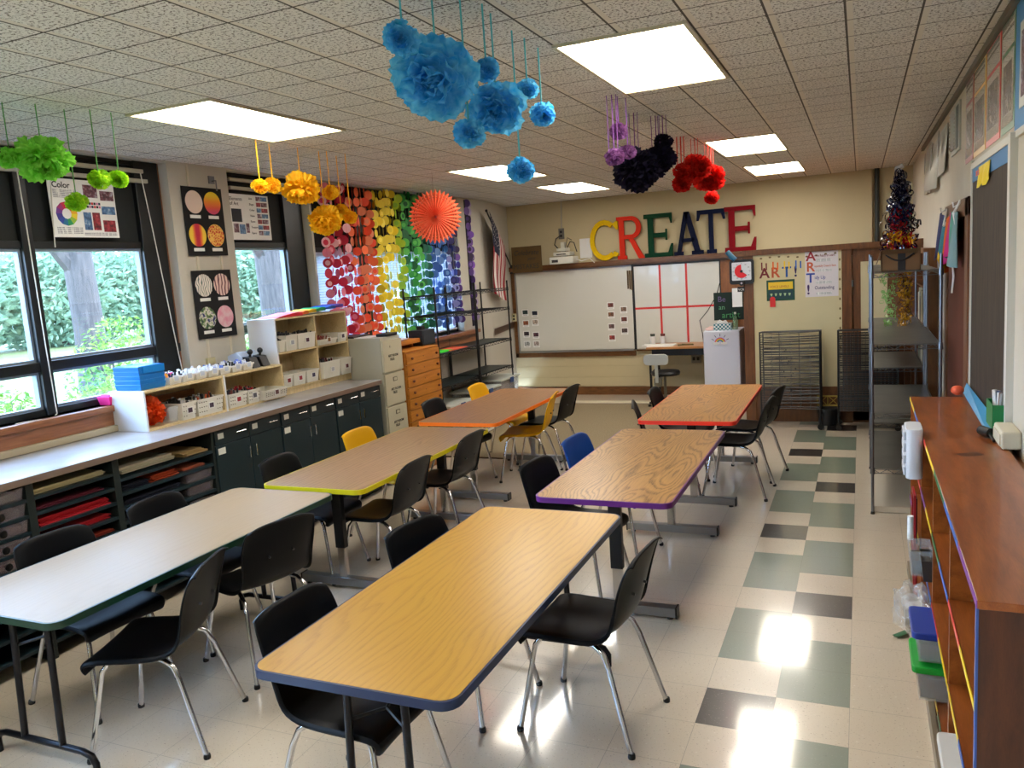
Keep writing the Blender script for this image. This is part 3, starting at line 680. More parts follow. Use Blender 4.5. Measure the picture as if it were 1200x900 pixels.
obj('carcass',MB().box(-4.10,wx-.02,wy0,wy1,0,1.245),M_pine,t,bevel=.003)
obj('top_board',MB().box(-4.10,wx-.16,wy0,wy1-.1,1.30,1.345).box(-4.08,-3.6,wy0,wy0+.03,1.245,1.30).box(-4.08,-3.7,wy1-.14,wy1-.1,1.245,1.30).box(-4.1,wx-.01,wy0,wy1,1.245,1.256),M_pine,t,bevel=.003)
z=1.235
for i in range(10):
    d=obj('drawer',MB().box(wx-.02,wx,wy0+.008,wy1-.008,z-.108,z),M_pine,t,bevel=.002)
    for yy in(wy0+.10,wy1-.08): obj('knob',MB().ball((wx+.012,yy,z-.055),.014),C('knob_red_brown',(96,40,20),.4),d,smooth=True)
    obj('lock_hole',MB().disc((wx+.001,(wy0+wy1)/2,z-.055),.006,(1,0,0),8,.002),M_black,d)
    z-=.115
tag(obj('loose_papers',MB().box(-3.95,-3.68,-2.5,-2.2,1.346,1.352).box(-3.9,-3.66,-2.42,-2.12,1.352,1.357),C('papers_lilac',(214,208,224))),'loose white papers on the pine chest top','paper')
t=thing('black_speaker','small black box speaker on the right end of the pine chest','speaker');obj('cabinet',MB().box(-3.75,-3.58,-1.97,-1.69+.0,1.257,1.42),C('speaker_blue_black',(18,24,32),.5),t,bevel=.006);obj('grille',MB().box(-3.58,-3.576,-1.95,-1.71,1.27,1.41),C('grille',(26,32,42),.8),t);obj('bracket',MB().box(-3.70,-3.64,-1.87,-1.80,1.42,1.46),M_black,t)
# ------------------------------------------------------------------ black wire shelving by the far windows
def wire_unit(name,x0,x1,y0,y1,zs,H0,mat,label,solid,cat='shelving',group=None,r=.0110):
    t=thing(name,label,cat,(0,0,0),0,group)
    for x in(x0,x1):
        for y in(y0,y1): 
            p=obj('post',MB().tube([(x,y,.02),(x,y,H0)],r,10),mat,t,smooth=True)
            obj('foot',MB().lathe([(.016,0),(.012,.02)],(x,y,0),8),M_black,p)
    for z in zs:
        mb=MB();rr=.0035
        for dz in(0,-.03):
            mb.tube([(x0,y0,z+dz),(x1,y0,z+dz)],rr,6).tube([(x0,y1,z+dz),(x1,y1,z+dz)],rr,6).tube([(x0,y0,z+dz),(x0,y1,z+dz)],rr,6).tube([(x1,y0,z+dz),(x1,y1,z+dz)],rr,6)
        def zig(a,b):
            n=max(4,int((Vector(b)-Vector(a)).length/.045));pts=[]
            for i in range(n+1):
                p=Vector(a).lerp(Vector(b),i/n);p.z=z-(.03 if i%2 else 0);pts.append(p)
            mb.tube(pts,.0028,5)
        zig((x0,y0,z),(x1,y0,z));zig((x0,y1,z),(x1,y1,z));zig((x0,y0,z),(x0,y1,z));zig((x1,y0,z),(x1,y1,z))
        n=int((y1-y0)/.03) if not solid else 0
        for i in range(1,n): mb.tube([(x0,y0+(y1-y0)*i/n,z),(x1,y0+(y1-y0)*i/n,z)],.0022,4,False)
        s=obj('wire_shelf',mb,mat,t)
        if solid: obj('shelf_liner',MB().box(x0+.012,x1-.012,y0+.004,y1-.004,z+.004,z+.007),solid,s)
        for x in(x0,x1):
            for y in(y0,y1): obj('collar',MB().lathe([(r+.007,-.035),(r+.004,.012)],(x,y,z),10),mat,s)
    return t
dkl=C('dark_liner',(22,34,36),.45)
wire_unit('wire_shelving',-4.10,-3.70,-1.42,-.43,[1.76,1.53,1.09,.71],1.86,M_blackm,'black wire shelving unit under the blue garlands, nearer one',None,group='black wire shelving')
wire_unit('wire_shelving',-4.10,-3.70,-.40,.60,[1.76,1.50,1.08,.71],1.86,M_blackm,'black wire shelving unit in the far corner beneath the flag',None,group='black wire shelving')
for y0,y1,z in((-1.40,-.45,1.09),(-1.40,-.45,.71),(-.38,.58,1.08),(-.38,.58,.71)):
    tag(obj('shelf_mat',MB().box(-4.08,-3.72,y0,y1,z+.004,z+.009),dkl),{(-1.40,1.09):'dark mat on the middle shelf of the nearer black wire unit',(-1.40,.71):'dark mat on the lowest shelf of the nearer black wire unit',(-.38,1.08):'dark mat on the middle shelf of the corner black wire unit',(-.38,.71):'dark mat on the lowest shelf of the corner black wire unit'}[(y0,z)],'mat','dark shelf mats')
tag(obj('green_paper',MB().box(-4.02,-3.76,-1.36,-.98,1.10,1.112),C('neon_green',(60,220,50))),'neon green paper on the black wire shelf','paper')
tag(obj('orange_paper',MB().box(-3.96,-3.74,-1.08,-.62,1.10,1.108),C('salmon_orange',(226,92,50))),'salmon orange paper beside the neon green paper','paper')
for i,(y0,y1,z1,c) in enumerate(((-1.30,-.72,.46,(120,110,84)),(-.55,.10,.50,(90,110,120)),(.15,.75,.55,(150,110,104)))):
    t=thing('storage_bin',['nearest clear storage bin with white lid and blue clasp under the black shelving','middle clear storage bin with white lid under the black shelving','farthest clear storage bin with white lid under the black shelving'][i],'bin',(0,0,0),0,'lidded storage bins under the black shelving')
    obj('tub',MB().tub(-4.06,-3.68,y0,y1,.001,z1,.03,.005),M_clear,t);obj('contents',MB().box(-4.0,-3.73,y0+.04,y1-.04,.02,z1-.06),C('cont%d'%i,c,.7,var=.5,vs=14),t)
    obj('lid',MB().box(-4.08,-3.66,y0-.02,y1+.02,z1,z1+.025),C('lid_white',(190,194,186),.4),t,bevel=.008)
    obj('clasp',MB().box(-3.66,-3.645,(y0+y1)/2-.05,(y0+y1)/2+.05,z1-.05,z1+.02),C('clasp_blue',(40,70,120)),t,bevel=.003)
# ------------------------------------------------------------------ paper circle garlands
cols=[('pink-red',[(204,20,60),(226,120,140),(190,16,44),(232,170,176)],6,-2.75),('orange',[(226,70,30),(236,104,50),(214,120,80)],6,-2.30),('yellow',[(230,200,10),(210,186,20),(236,214,70)],6,-1.84),('lime',[(160,190,30),(126,176,50)],2,-1.40),('green',[(30,136,50),(80,176,70),(20,96,50)],6,-1.25),('teal-green',[(16,96,76),(30,124,96)],2,-.80),('blue',[(30,76,146),(96,134,186),(46,94,166)],6,-.65),('indigo',[(50,50,118),(130,130,184),(34,34,88)],3,-.20),('purple',[(70,32,108),(108,70,148),(44,24,70)],1,.03)]
ords=['first','second','third','fourth','fifth','sixth']
def strand(y,cs,label,r=.047):
    ms=[C('card_%d_%d_%d'%c,c,.6) for c in cs];mb=MB();z=2.90+random.uniform(-.035,.02)
    while z>1.34:
        mb.mat(random.randrange(len(ms)));a=random.uniform(-1.15,1.15);rr=r*random.uniform(.92,1.1)
        # a few cards are pierced rings or ovals
        n=(math.cos(a),math.sin(a),0)
        mb.disc((XL+.02+.0*random.random(),y+random.uniform(-.006,.006),z),rr,n,16,.0016)
        if random.random()<.35: mb.mat((mb.c+1)%len(ms));mb.disc((XL+.02+n[0]*.002,y+n[1]*.002,z),rr*.55,n,12,.0016)
        z-=.100
    mb.mat(0);mb.box(XL+.0195,XL+.0205,y-.0006,y+.0006,1.3,2.96)
    tag(obj('paper_circle_garland',mb,ms),label,'garland','rainbow paper circle garlands')
for n,cs,k,y in cols:
    for i in range(k):
        strand(y+i*.074,cs,('the only ' if k==1 else ords[i]+' ')+n+' paper circle garland'+('' if k==1 else ' from the left')+' in the window')
strand(.40,[(70,40,110),(110,80,150),(40,24,60)],'left purple garland hung beyond the grey wall strip',.05)
strand(.47,[(120,70,170),(70,40,110),(180,160,200)],'right purple garland hung beyond the grey wall strip',.05)
tag(obj('backing_strip',MB().box(XL,XL+.006,.36,.50,1.28,2.95),C('dark_strip',(26,26,34),.8)),'dark backing strip behind the last two purple garlands','strip')
# ------------------------------------------------------------------ posters and art on the left wall
def poster(name,wall,x,y,z,w,h,label,mat=None,cat='poster',group=None,th=.003,parts=None,tilt=0):
    t=thing(name,label,cat,M=WM(wall,x,y,z)@Matrix.Rotation(tilt,4,'Z'),group=group)
    obj('sheet',MB().box(0,w,0,h,0,th),mat or M_paper,t);return t
def rect(t,name,x0,x1,y0,y1,mat,z=.004): return obj(name,MB().box(x0,x1,y0,y1,.003,z),mat,t)
photo=NG('printed_photo',.5);c_=photo.coords();photo.l(photo.ramp(photo.noise(c_,30,5,.7),(.3,(20,22,34)),(.5,(110,60,70)),(.7,(190,190,200))),photo.b.inputs['Base Color'])
photo2=NG('printed_photo_blue',.5);c_=photo2.coords();photo2.l(photo2.ramp(photo2.noise(c_,26,5,.7),(.3,(24,50,90)),(.55,(90,130,170)),(.75,(220,226,230))),photo2.b.inputs['Base Color'])
photo3=NG('printed_photo_red',.5);c_=photo3.coords();photo3.l(photo3.ramp(photo3.noise(c_,34,5,.7),(.35,(60,16,26)),(.6,(170,50,60)),(.8,(230,190,180))),photo3.b.inputs['Base Color'])
M_lines=NG('small_print',.6);c_=M_lines.coords();x,y,z=M_lines.sep(c_)[:3]
ln=M_lines.math('MULTIPLY',M_lines.line(y,.009,0,.0022),M_lines.math('GREATER_THAN',M_lines.noise(M_lines.scaled(c_,(150,8,1)),1,1),.42));M_lines.l(M_lines.mix(ln,lin((232,231,226)),lin((120,120,126))),M_lines.b.inputs['Base Color'])
t=poster('colour_poster','L',XL-.055,-5.585,2.398,.51,.385,'white "Color" poster with a colour wheel on the black window shade')
text('Color',.055,M_ink,t,.03,.325,.0035,bold=.001)
rect(t,'small_print',.03,.20,.26,.315,M_lines.m);rect(t,'small_print',.03,.22,.02,.07,M_lines.m);rect(t,'small_print',.23,.49,.015,.035,M_lines.m)
wheel=MB();wc=[(226,40,40),(236,110,30),(240,170,30),(240,210,40),(150,190,60),(40,150,90),(30,110,150),(40,70,160),(60,50,140),(110,50,140),(160,40,110),(200,30,70)]
for i in range(12):
    a,b=PI/2-2*PI*i/12,PI/2-2*PI*(i+1)/12;wheel.mat(i)
    wheel.prism([(.115+.08*math.cos(a),.155+.08*math.sin(a)),(.115+.035*math.cos(a),.155+.035*math.sin(a)),(.115+.035*math.cos(b),.155+.035*math.sin(b)),(.115+.08*math.cos(b),.155+.08*math.sin(b))],.003,.0042)
obj('colour_wheel',wheel,[C('wheel%d'%i,c) for i,c in enumerate(wc)],t)
rect(t,'photo',.26,.37,.27,.355,photo.m);rect(t,'photo',.39,.50,.255,.32,photo.m);rect(t,'photo',.39,.50,.16,.215,photo2.m);rect(t,'photo',.24,.30,.05,.17,photo2.m);rect(t,'photo',.31,.37,.05,.17,photo3.m);rect(t,'photo',.39,.49,.04,.12,photo3.m)
sw=MB()
for i in range(7): 
    for j in range(2): sw.mat((i+j)%4);sw.box(.255+i*.019,.27+i*.019,.20+j*.022,.216+j*.022,.003,.0042)
obj('swatches',sw,[M_red,M_ink,C('sw1',(200,120,160)),M_navy],t)
t=poster('elements_poster','L',XL-.055,-3.95,2.396,.505,.385,'white "Elements of Art" poster on the middle window shade')
text('Elements',.042,M_ink,t,.02,.33,.0035);text('of Art',.042,M_ink,t,.02,.29,.0035)
for i,s in enumerate(('Line','Shape','Color','Value','Form','Texture','Space')):
    text(s,.026,M_ink,t,.255,.345-i*.049,.0035);rect(t,'photo',.345,.40,.335-i*.049,.372-i*.049,(photo.m,photo3.m,photo2.m)[i%3]);rect(t,'photo',.405,.485,.335-i*.049,.372-i*.049,(photo2.m,photo.m,photo3.m)[i%3])
rect(t,'photo',.03,.15,.15,.26,C('night',(20,24,34)));rect(t,'photo',.04,.10,.06,.135,photo.m);rect(t,'photo',.11,.18,.05,.13,photo2.m);rect(t,'photo',.19,.23,.06,.14,photo.m)
# student circle art on the column
def circ(name,f):
    g=NG(name,.7);c=g.coords();f(g,c);return g.m
def spiral(g,c):
    x,y,z=g.sep(c)[:3];r=g.math('SQRT',g.math('ADD',g.math('POWER',x,2),g.math('POWER',y,2)));l=g.line(r,.012,0,.0012);g.l(g.mix(g.math('MULTIPLY',l,.5),lin((226,206,190)),lin((200,130,110))),g.b.inputs['Base Color'])
def sunset(g,c):
    x,y,z=g.sep(c)[:3];f=g.math('ADD',g.math('MULTIPLY',y,5.3),.5);g.l(g.ramp(f,(.1,(210,70,110)),(.3,(226,90,60)),(.55,(236,140,30)),(.85,(240,210,40))),g.b.inputs['Base Color'])
def twirl(g,c): 
    x,y,z=g.sep(c)[:3];f=g.math('ADD',g.math('ABSOLUTE',x),g.math('MULTIPLY',g.noise(c,10,2),.02));g.l(g.ramp(g.math('MULTIPLY',f,10),(.25,(196,36,60)),(.45,(230,110,50)),(.65,(240,200,60))),g.b.inputs['Base Color'])
def net(g,c):
    v=g.n('ShaderNodeTexVoronoi');g.l(c,v.inputs['Vector']);v.inputs['Scale'].default_value=45;v.feature='DISTANCE_TO_EDGE';g.l(g.ramp(v.outputs[0],(.08,(240,190,90)),(.16,(206,70,30))),g.b.inputs['Base Color'])
def zig(g,c):
    w=g.n('ShaderNodeTexWave');g.l(c,w.inputs['Vector']);w.inputs['Scale'].default_value=14;w.inputs['Distortion'].default_value=9;w.inputs['Detail'].default_value=1;g.l(g.ramp(w.outputs['Fac'],(.1,(90,110,100)),(.22,(226,216,206))),g.b.inputs['Base Color'])
def waves(g,c):
    w=g.n('ShaderNodeTexWave');g.l(c,w.inputs['Vector']);w.inputs['Scale'].default_value=9;w.inputs['Distortion'].default_value=4;g.l(g.ramp(w.outputs['Fac'],(.15,(80,60,80)),(.35,(230,170,150)),(.8,(226,200,190))),g.b.inputs['Base Color'])
def land(g,c): g.l(g.ramp(g.noise(c,22,3),(.35,(30,50,60)),(.45,(90,120,60)),(.52,(220,216,200)),(.62,(40,50,100))),g.b.inputs['Base Color'])
def pinkc(g,c): g.l(g.ramp(g.noise(c,16,4),(.4,(224,190,196)),(.65,(220,140,160))),g.b.inputs['Base Color'])
def artboard(y,z,w,h,fs,label,tilt):
    t=poster('art_display_board','L',XL+.0135,y,z,w,h,label,C('board_black',(16,15,18),.9),'artwork','black boards of circle art',.004,tilt=tilt)
    k=0
    for j in(1,0):
        for i in(0,1):
            cx=w*(.27+.46*i);cy=h*(.30+.48*j);r=.088
            o=obj('circle_drawing',MB().disc((0,0,0),r*1.02,(0,0,1),28,.003,rx=r),circ('drawing_%s_%d'%(label[:5],k)+str(y),fs[k]),t,M=Matrix.Translation((cx,cy,.006)));o['label']=['spiral or zigzag line drawing disc','striped coloured disc','patterned coloured disc','fourth patterned disc'][k]
            obj('caption_card',MB().box(cx-.055,cx+.055,cy-.125,cy-.10,.004,.006),M_paper,t)
            k+=1
artboard(-4.515,2.26,.425,.535,(spiral,sunset,twirl,net),'upper black board with four warm-coloured circle drawings',.0)
artboard(-4.515,1.605,.425,.54,(zig,waves,land,pinkc),'lower black board with four pale circle drawings',.0)
tag(obj('wall_conduit',MB().box(XL,XL+.012,-4.43,-4.41,1.45,H).box(XL,XL+.012,-4.17,-4.155,1.45,H-.2),C('conduit',(205,196,176))),'pair of cream wall conduits behind the circle art boards','conduit')
t=thing('wall_bracket','small metal hook bracket above the circle art','bracket');obj('arm',MB().tube([(XL,-4.17,H-.12),(XL+.05,-4.17,H-.12),(XL+.05,-4.17,H-.2)],.006,6).box(XL,XL+.01,-4.2,-4.14,H-.14,H-.08),M_zinc,t)
t=thing('power_box','small yellowed power box low on the wall column','outlet');obj('box',MB().box(XL,XL+.03,-4.46,-4.38,1.40,1.45),C('old_ivory',(190,180,140)),t,bevel=.004)
# ------------------------------------------------------------------ hanging tissue pompoms
def pom_mesh(r,seed,n=9):
    rnd=random.Random(seed);mb=MB()
    # ruffled scalloped petals in tiers around a crumpled centre
    axis=Vector((rnd.uniform(.0,.7),rnd.uniform(-1,-.5),rnd.uniform(-.9,.1))).normalized()
    q=Vector((0,0,1)).rotation_difference(axis).to_matrix()
    tiers=[(-68,.80),(-45,.92),(-22,1.0),(0,1.04),(20,1.0),(38,.94),(54,.84),(68,.72),(80,.60)]
    for li,(el0,L) in enumerate(tiers):
        k=max(4,int(n*math.cos(math.radians(el0))**.7)+1)
        for p in range(k):
            a0=2*PI*(p+rnd.uniform(-.3,.3)+li*.37)/k;wd=min(2.4,2*PI/k*rnd.uniform(1.2,1.7));rad=r*L*rnd.uniform(.84,1.06)
            e0=math.radians(el0+rnd.uniform(-9,9));nu,nv=10,5;b=len(mb.v);ph=rnd.uniform(0,6);fq=rnd.uniform(11,19);am=rnd.uniform(.07,.15)
            for i in range(nu+1):
                u=i/nu-.5
                for j in range(nv+1):
                    v=j/nv;aa=a0+u*wd*(.25+.75*v)/max(.45,math.cos(e0));ruff=math.sin(u*fq+ph)*am*v*v+rnd.uniform(-.035,.035)*v
                    rr=rad*(.05+.95*v)*(1-.10*abs(2*u)**2*v)*(1+(.035*(1 if i%2 else -1) if j==nv else 0))
                    el=e0+.30*(v*v-.3)*(1 if el0>=0 else -1)+ruff
                    mb.v.append(tuple(q@Vector((rr*math.cos(aa)*math.cos(el),rr*math.sin(aa)*math.cos(el),rr*math.sin(el)))))
            for i in range(nu):
                for j in range(nv):
                    a=b+i*(nv+1)+j;mb.face((a,a+nv+1,a+nv+2,a+1))
    return mb
TC={'green':((116,206,58),(176,238,104)),'yellow':((250,184,0),(255,220,50)),'blue':((40,172,234),(136,224,255)),'lilac':((100,44,110),(176,120,180)),'violet':((10,6,26),(26,18,56)),'red':((184,10,16),(236,50,36)),'orange':((220,80,30),(250,120,60))}
TCL={'lime':((130,200,30),(206,240,60))}
TM_={k:tissue('tissue_'+k,lin(a),lin(b)) for k,(a,b) in {**TC,**TCL}.items()}
def pom(c,r,col,rib,label,seed,grp,top=None,sq=1):
    t=thing('tissue_pompom',label,'pompom',c,0,grp)
    m=pom_mesh(r,seed,n=6 if (r>.08 and col=='blue') else (9 if r>.08 else 6))
    if sq!=1:
        for i,v in enumerate(m.v): m.v[i]=(v[0]*sq,v[1]*sq,v[2]*.92)
    obj('petals',m,TM_[col],t,smooth=True)
    rr_=MB().box(-.0035,.0035,-.001,.001,r*.3,H-c[2])
    if grp[:3] in('red','pur') and r>.06: rr_.box(.022,.027,-.001,.001,r*.3,H-c[2]).box(-.034,-.029,-.001,.001,r*.3,H-c[2])
    obj('ribbon',rr_,rib,t)
RG=C('ribbon_green',(90,150,70));RY=C('ribbon_yellow',(240,170,0));RB=C('ribbon_blue',(90,190,200));RP=C('ribbon_purple',(110,60,130));RR=C('ribbon_red',(210,70,60))
sd=0
for g,rib,lst in (
 ('green',RG,[((-3.245,-6.489,2.701),.06,'green','small green pompom at the far left edge of the photo'),((-3.165,-6.371,2.707),.135,'green','large green pompom, biggest of the green ones'),((-3.174,-6.202,2.494),.058,'lime','lowest green pompom, hanging in front of the colour poster'),((-3.087,-6.117,2.612),.060,'lime','pale green pompom left of the rightmost green one'),((-3.073,-5.997,2.619),.055,'lime','rightmost pale green pompom of the green cluster')]),
 ('yellow',RY,[((-3.066,-4.861,2.66),.058,'yellow','leftmost small yellow pompom'),((-3.154,-4.621,2.691),.064,'yellow','second yellow pompom from the left, touching the first'),((-3.112,-4.361,2.68),.14,'yellow','largest yellow pompom, upper middle'),((-3.108,-4.113,2.458),.13,'yellow','large yellow pompom hanging lowest, seen face-on'),((-3.066,-4.071,2.669),.062,'yellow','small yellow pompom just right of the largest'),((-3.149,-3.831,2.538),.068,'yellow','small yellow pompom between the lowest and rightmost ones'),((-3.051,-3.851,2.488),.060,'yellow','rightmost small yellow pompom')]),
 ('blue',RB,[((-.78,-6.763,2.791),.066,'blue','small blue pompom at the top left of the blue cluster'),((-.769,-6.548,2.698),.165,'blue','largest blue pompom, fluffy, top centre of the photo'),((-.634,-6.404,2.735),.052,'blue','small blue pompom behind and above the two big ones'),((-.655,-6.283,2.622),.118,'blue','second largest blue pompom, right of the largest'),((-.68,-6.497,2.494),.060,'blue','small blue pompom under the largest one'),((-.673,-5.894,2.761),.052,'blue','small blue pompom at the upper right of the cluster'),((-.681,-5.71,2.68),.062,'blue','rightmost blue pompom hanging free'),((-.675,-6.028,2.399),.062,'blue','lowest blue pompom, hanging before a far light')]),
 ('purple',RP,[((-.677,-4.418,2.769),.058,'lilac','topmost lilac pompom, hanging alone'),((-.693,-4.484,2.613),.064,'lilac','lower left lilac pompom'),((-.648,-4.332,2.653),.055,'lilac','lilac pompom squeezed against the dark violet cluster'),((-.734,-3.823,2.60),.165,'violet','largest dark violet pompom'),((-.637,-3.603,2.671),.125,'violet','second dark violet pompom, right of the largest'),((-.594,-3.581,2.796),.065,'violet','small dark violet pompom at the top')]),
 ('red',RR,[((-.611,-2.304,2.723),.13,'red','dark red pompom in front of the red cluster'),((-.553,-1.987,2.672),.135,'red','bright red pompom on the right of the red cluster'),((-.693,-2.489,2.599),.085,'red','red pompom at the lower left of the red cluster'),((-.687,-2.501,2.701),.075,'red','red pompom at the upper left of the red cluster'),((-.592,-1.644,2.526),.072,'red','lowest small red pompom')])):
    for c,r,col,lab in lst:
        sd+=1;pom(c,r,col,rib,lab,sd,g+' tissue pompoms',sq=1.05)
# orange pompom inside the cubby
t=thing('tissue_pompom','crumpled orange tissue pompom stuffed in the low cubby','pompom',(-3.89,-5.28,1.18),0,None);obj('petals',pom_mesh(.112,77),tissue('tissue_orange_red',lin((220,66,16)),lin((250,110,40))),t,smooth=True)
# orange folding paper fan
t=thing('paper_fan','round orange honeycomb paper fan hanging by the garlands','decoration',(-3.143,-2.282,2.551))
fan=MB();n=36;R=.245;hole=MB()
nrm=Vector((.36,-.93,0)).normalized();ux=Vector((0,0,1)).cross(nrm).normalized();uz=Vector((0,0,1))
def fp(r,a,d): return ux*(r*math.cos(a))+uz*(r*math.sin(a))+nrm*d
for i in range(n):
    a0,a1,a2=2*PI*i/n,2*PI*(i+.5)/n,2*PI*(i+1)/n;b=len(fan.v)
    fan.add([fp(.012,a0,.012),fp(R*.90,a0,.02),fp(R*1.08,a1,.0),fp(.012,a1,-.012),fp(R*.90,a2,.02),fp(.012,a2,.012)],[(0,1,2,3),(3,2,4,5)])
    for rr in(.74,.84): hole.disc(tuple(fp(R*rr,a0+.02,.0215)),.0045 if rr<.8 else .0065,tuple(nrm),6,.002)
obj('pleats',fan,tissue('fan_orange',lin((252,112,76)),lin((255,142,104))),t);obj('punched_holes',hole,C('hole_dark',(110,30,10)),t)
obj('centre_rosette',MB().disc(tuple(nrm*.03),.012,tuple(nrm),12,.008),C('rosette',(190,50,20)),t);obj('string',MB().tube([(0,0,.2),(0,0,H-2.551)],.0015,4),C('string_dark',(120,60,40)),t)
for x,y in((-3.16,-2.9),(-3.0,-1.4),(-2.9,-5.9)): pass
# ------------------------------------------------------------------ back wall
BY=YB-.012
t=thing('whiteboard','large whiteboard on the back wall, left panel with picture cards','whiteboard')
obj('surface',MB().box(-4.32,-2.455,BY-.012,BY,.705,1.945),M_whiteb,t)
obj('wood_frame',MB().box(-4.40,-4.345,BY-.025,BY,.60,1.965).box(-4.40,-2.44,BY-.025,BY,.60,.675),M_trim,t,bevel=.004)
obj('metal_edge',MB().box(-4.345,-4.32,BY-.02,BY,.675,1.955).box(-4.32,-2.455,BY-.02,BY,1.93,1.95).box(-4.32,-2.455,BY-.05,BY,.675,.70),C('alu',(150,150,150),.35,metal=.6),t)
t=thing('whiteboard','right whiteboard panel ruled with red tape lines','whiteboard')
obj('surface',MB().box(-2.42,-1.18,BY-.012,BY,.70,1.92),M_whiteb,t)
obj('metal_edge',MB().box(-2.455,-2.42,BY-.022,BY,.69,1.95).box(-1.18,-1.165,BY-.02,BY,.69,1.94).box(-2.42,-1.18,BY-.02,BY,1.92,1.945),C('edge_black',(26,26,28),.4),t)
obj('red_tape',MB().box(-2.05,-2.02,BY-.0135,BY-.012,.70,1.92).box(-1.665,-1.635,BY-.0135,BY-.012,.70,1.92).box(-2.42,-1.20,BY-.0135,BY-.012,1.285,1.315),C('tape_red',(214,52,50)),t)
obj('tray',MB().box(-2.42,-1.17,BY-.06,BY,.67,.69),M_trim,t)
G='small picture cards on the whiteboard'
cards=[(-4.20,1.30,(60,80,76)),(-4.04,1.28,(30,36,56)),(-4.20,1.13,(190,110,70)),(-4.04,1.14,(210,190,170)),(-4.20,.96,(60,44,50)),(-4.04,.94,(90,40,60)),(-4.20,.80,(190,194,190)),(-4.04,.80,(200,180,170)),(-2.80,1.35,(130,60,50)),(-2.60,1.28,(150,120,100)),(-2.80,1.21,(140,90,60)),(-2.60,1.13,(120,60,50)),(-2.80,1.03,(120,90,84)),(-2.60,.96,(100,80,76)),(-2.80,.86,(170,60,50))]
nm=['top left','top right','second row left','second row right','third row left','third row right','bottom left','bottom right','first from top, left column','first from top, right column','second from top, left column','second from top, right column','third from top, left column','third from top, right column','lowest, left column']
for i,(x,z,c) in enumerate(cards):
    t=poster('picture_card','B',x-.055,BY-.0125,z-.04,.11,.105,'small picture card '+nm[i]+(' of the group at the whiteboard left edge' if i<8 else ' of the group beside the black bar'),group=G,cat='card',th=.0015)
    g=NG('cardpic%d'%i,.6);cc=g.coords();g.l(g.ramp(g.noise(cc,40,3),(.38,tuple(int(v*.5) for v in c)),(.6,c)),g.b.inputs['Base Color']);obj('picture',MB().box(.012,.098,.03,.092,.0015,.0022),g.m,t);obj('caption',MB().box(.02,.09,.012,.018,.0015,.002),M_lightgrey,t)
for i,x in enumerate((-2.52,-2.49,-2.46)):
    tag(obj('hanging_strap',MB().box(x,x+.018,BY-.04,BY-.025,1.60-.01*i,1.87),C('strap_brown',(96,72,44))),['left brown strap hanging over the black whiteboard bar','middle brown strap hanging over the black whiteboard bar','right brown strap hanging over the black whiteboard bar'][i],'strap','brown straps at the whiteboard bar')
# CREATE letters
def letter(name,pts_list,x,w,h,mat,label,holes=()):
    t=MB()
    for p in pts_list: t.prism([(x+a*w,2.037+b*h) for a,b in p],YB-.075,YB-.045,'y')
    tag(obj(name,t,mat,bevel=.003),label,'letter','CREATE letters above the whiteboard')
def arc(cx,cy,rx,ry,rx2,ry2,a0,a1,n=14):
    segs=[]
    for i in range(n):
        a=math.radians(a0+(a1-a0)*i/n);b=math.radians(a0+(a1-a0)*(i+1)/n)
        q=[(cx+rx*math.cos(a),cy+ry*math.sin(a)),(cx+rx*math.cos(b),cy+ry*math.sin(b)),(cx+rx2*math.cos(b),cy+ry2*math.sin(b)),(cx+rx2*math.cos(a),cy+ry2*math.sin(a))]
        segs.append(q[::-1] if a1>a0 else q)
    return segs
def R(x0,x1,y0,y1): return [(x0,y0),(x0,y1),(x1,y1),(x1,y0)][::-1]
Cm=lambda n,c:C('letter_'+n,c,.7,spec=.15)
letter('letter_c',arc(.52,.5,.52,.5,.36,.37,52,308)+[[(.80,.88),(1.0,.98),(1.0,.74),(.93,.74)],[(.76,.10),(.84,.22),(1.0,.16),(.93,.08)]],-3.06,.44,.60,Cm('yellow',(216,178,8)),'yellow letter C on the trim above the whiteboard')
letter('letter_r',[R(.0,.34,.0,.09),R(.08,.27,.09,.91),R(0,.30,.91,1.0)]+arc(.52,.735,.36,.265,.18,.165,-90,90)+[R(.27,.52,.90,1.0),R(.27,.52,.47,.57),[(.42,.47),(.60,.47),(.98,.0),(.76,.0)]],-2.64,.42,.62,Cm('red_orange',(204,46,24)),'red-orange letter R above the whiteboard')
def Eshape(): return [R(.0,.98,.0,.10),R(.13,.33,.10,.90),R(0,.98,.90,1.0),R(.33,.74,.45,.56),[(.74,.38),(.74,.64),(.80,.64),(.80,.38)][::-1],[(.88,.90),(.98,.90),(.98,.76),(.93,.76)][::-1],[(.82,.10),(.98,.10),(1.0,.30),(.93,.30)]]
letter('letter_e',Eshape(),-2.23,.42,.62,Cm('green',(6,56,34)),'dark green letter E, third letter above the whiteboard')
letter('letter_a',[[(.10,.06),(.24,.06),(.52,1.0),(.36,1.0)][::-1][::-1],[(.36,1.0),(.54,1.0),(.90,.06),(.70,.06)],R(.27,.70,.30,.39),R(.0,.32,.0,.09),R(.60,1.0,0,.09)],-1.80,.42,.61,Cm('navy',(9,16,44)),'navy letter A above the whiteboard')
letter('letter_t',[R(.42,.58,.09,.92),R(.34,.68,0,.09),R(.02,.98,.90,1.0),[(.02,.90),(.14,.90),(.08,.76),(.0,.76)],[(.86,.90),(.98,.90),(1.0,.76),(.92,.76)]],-1.47,.40,.61,Cm('dark_blue',(8,20,50)),'dark blue letter T above the whiteboard')
letter('letter_e',Eshape(),-1.085,.43,.62,Cm('crimson',(128,8,22)),'crimson final letter E above the whiteboard')
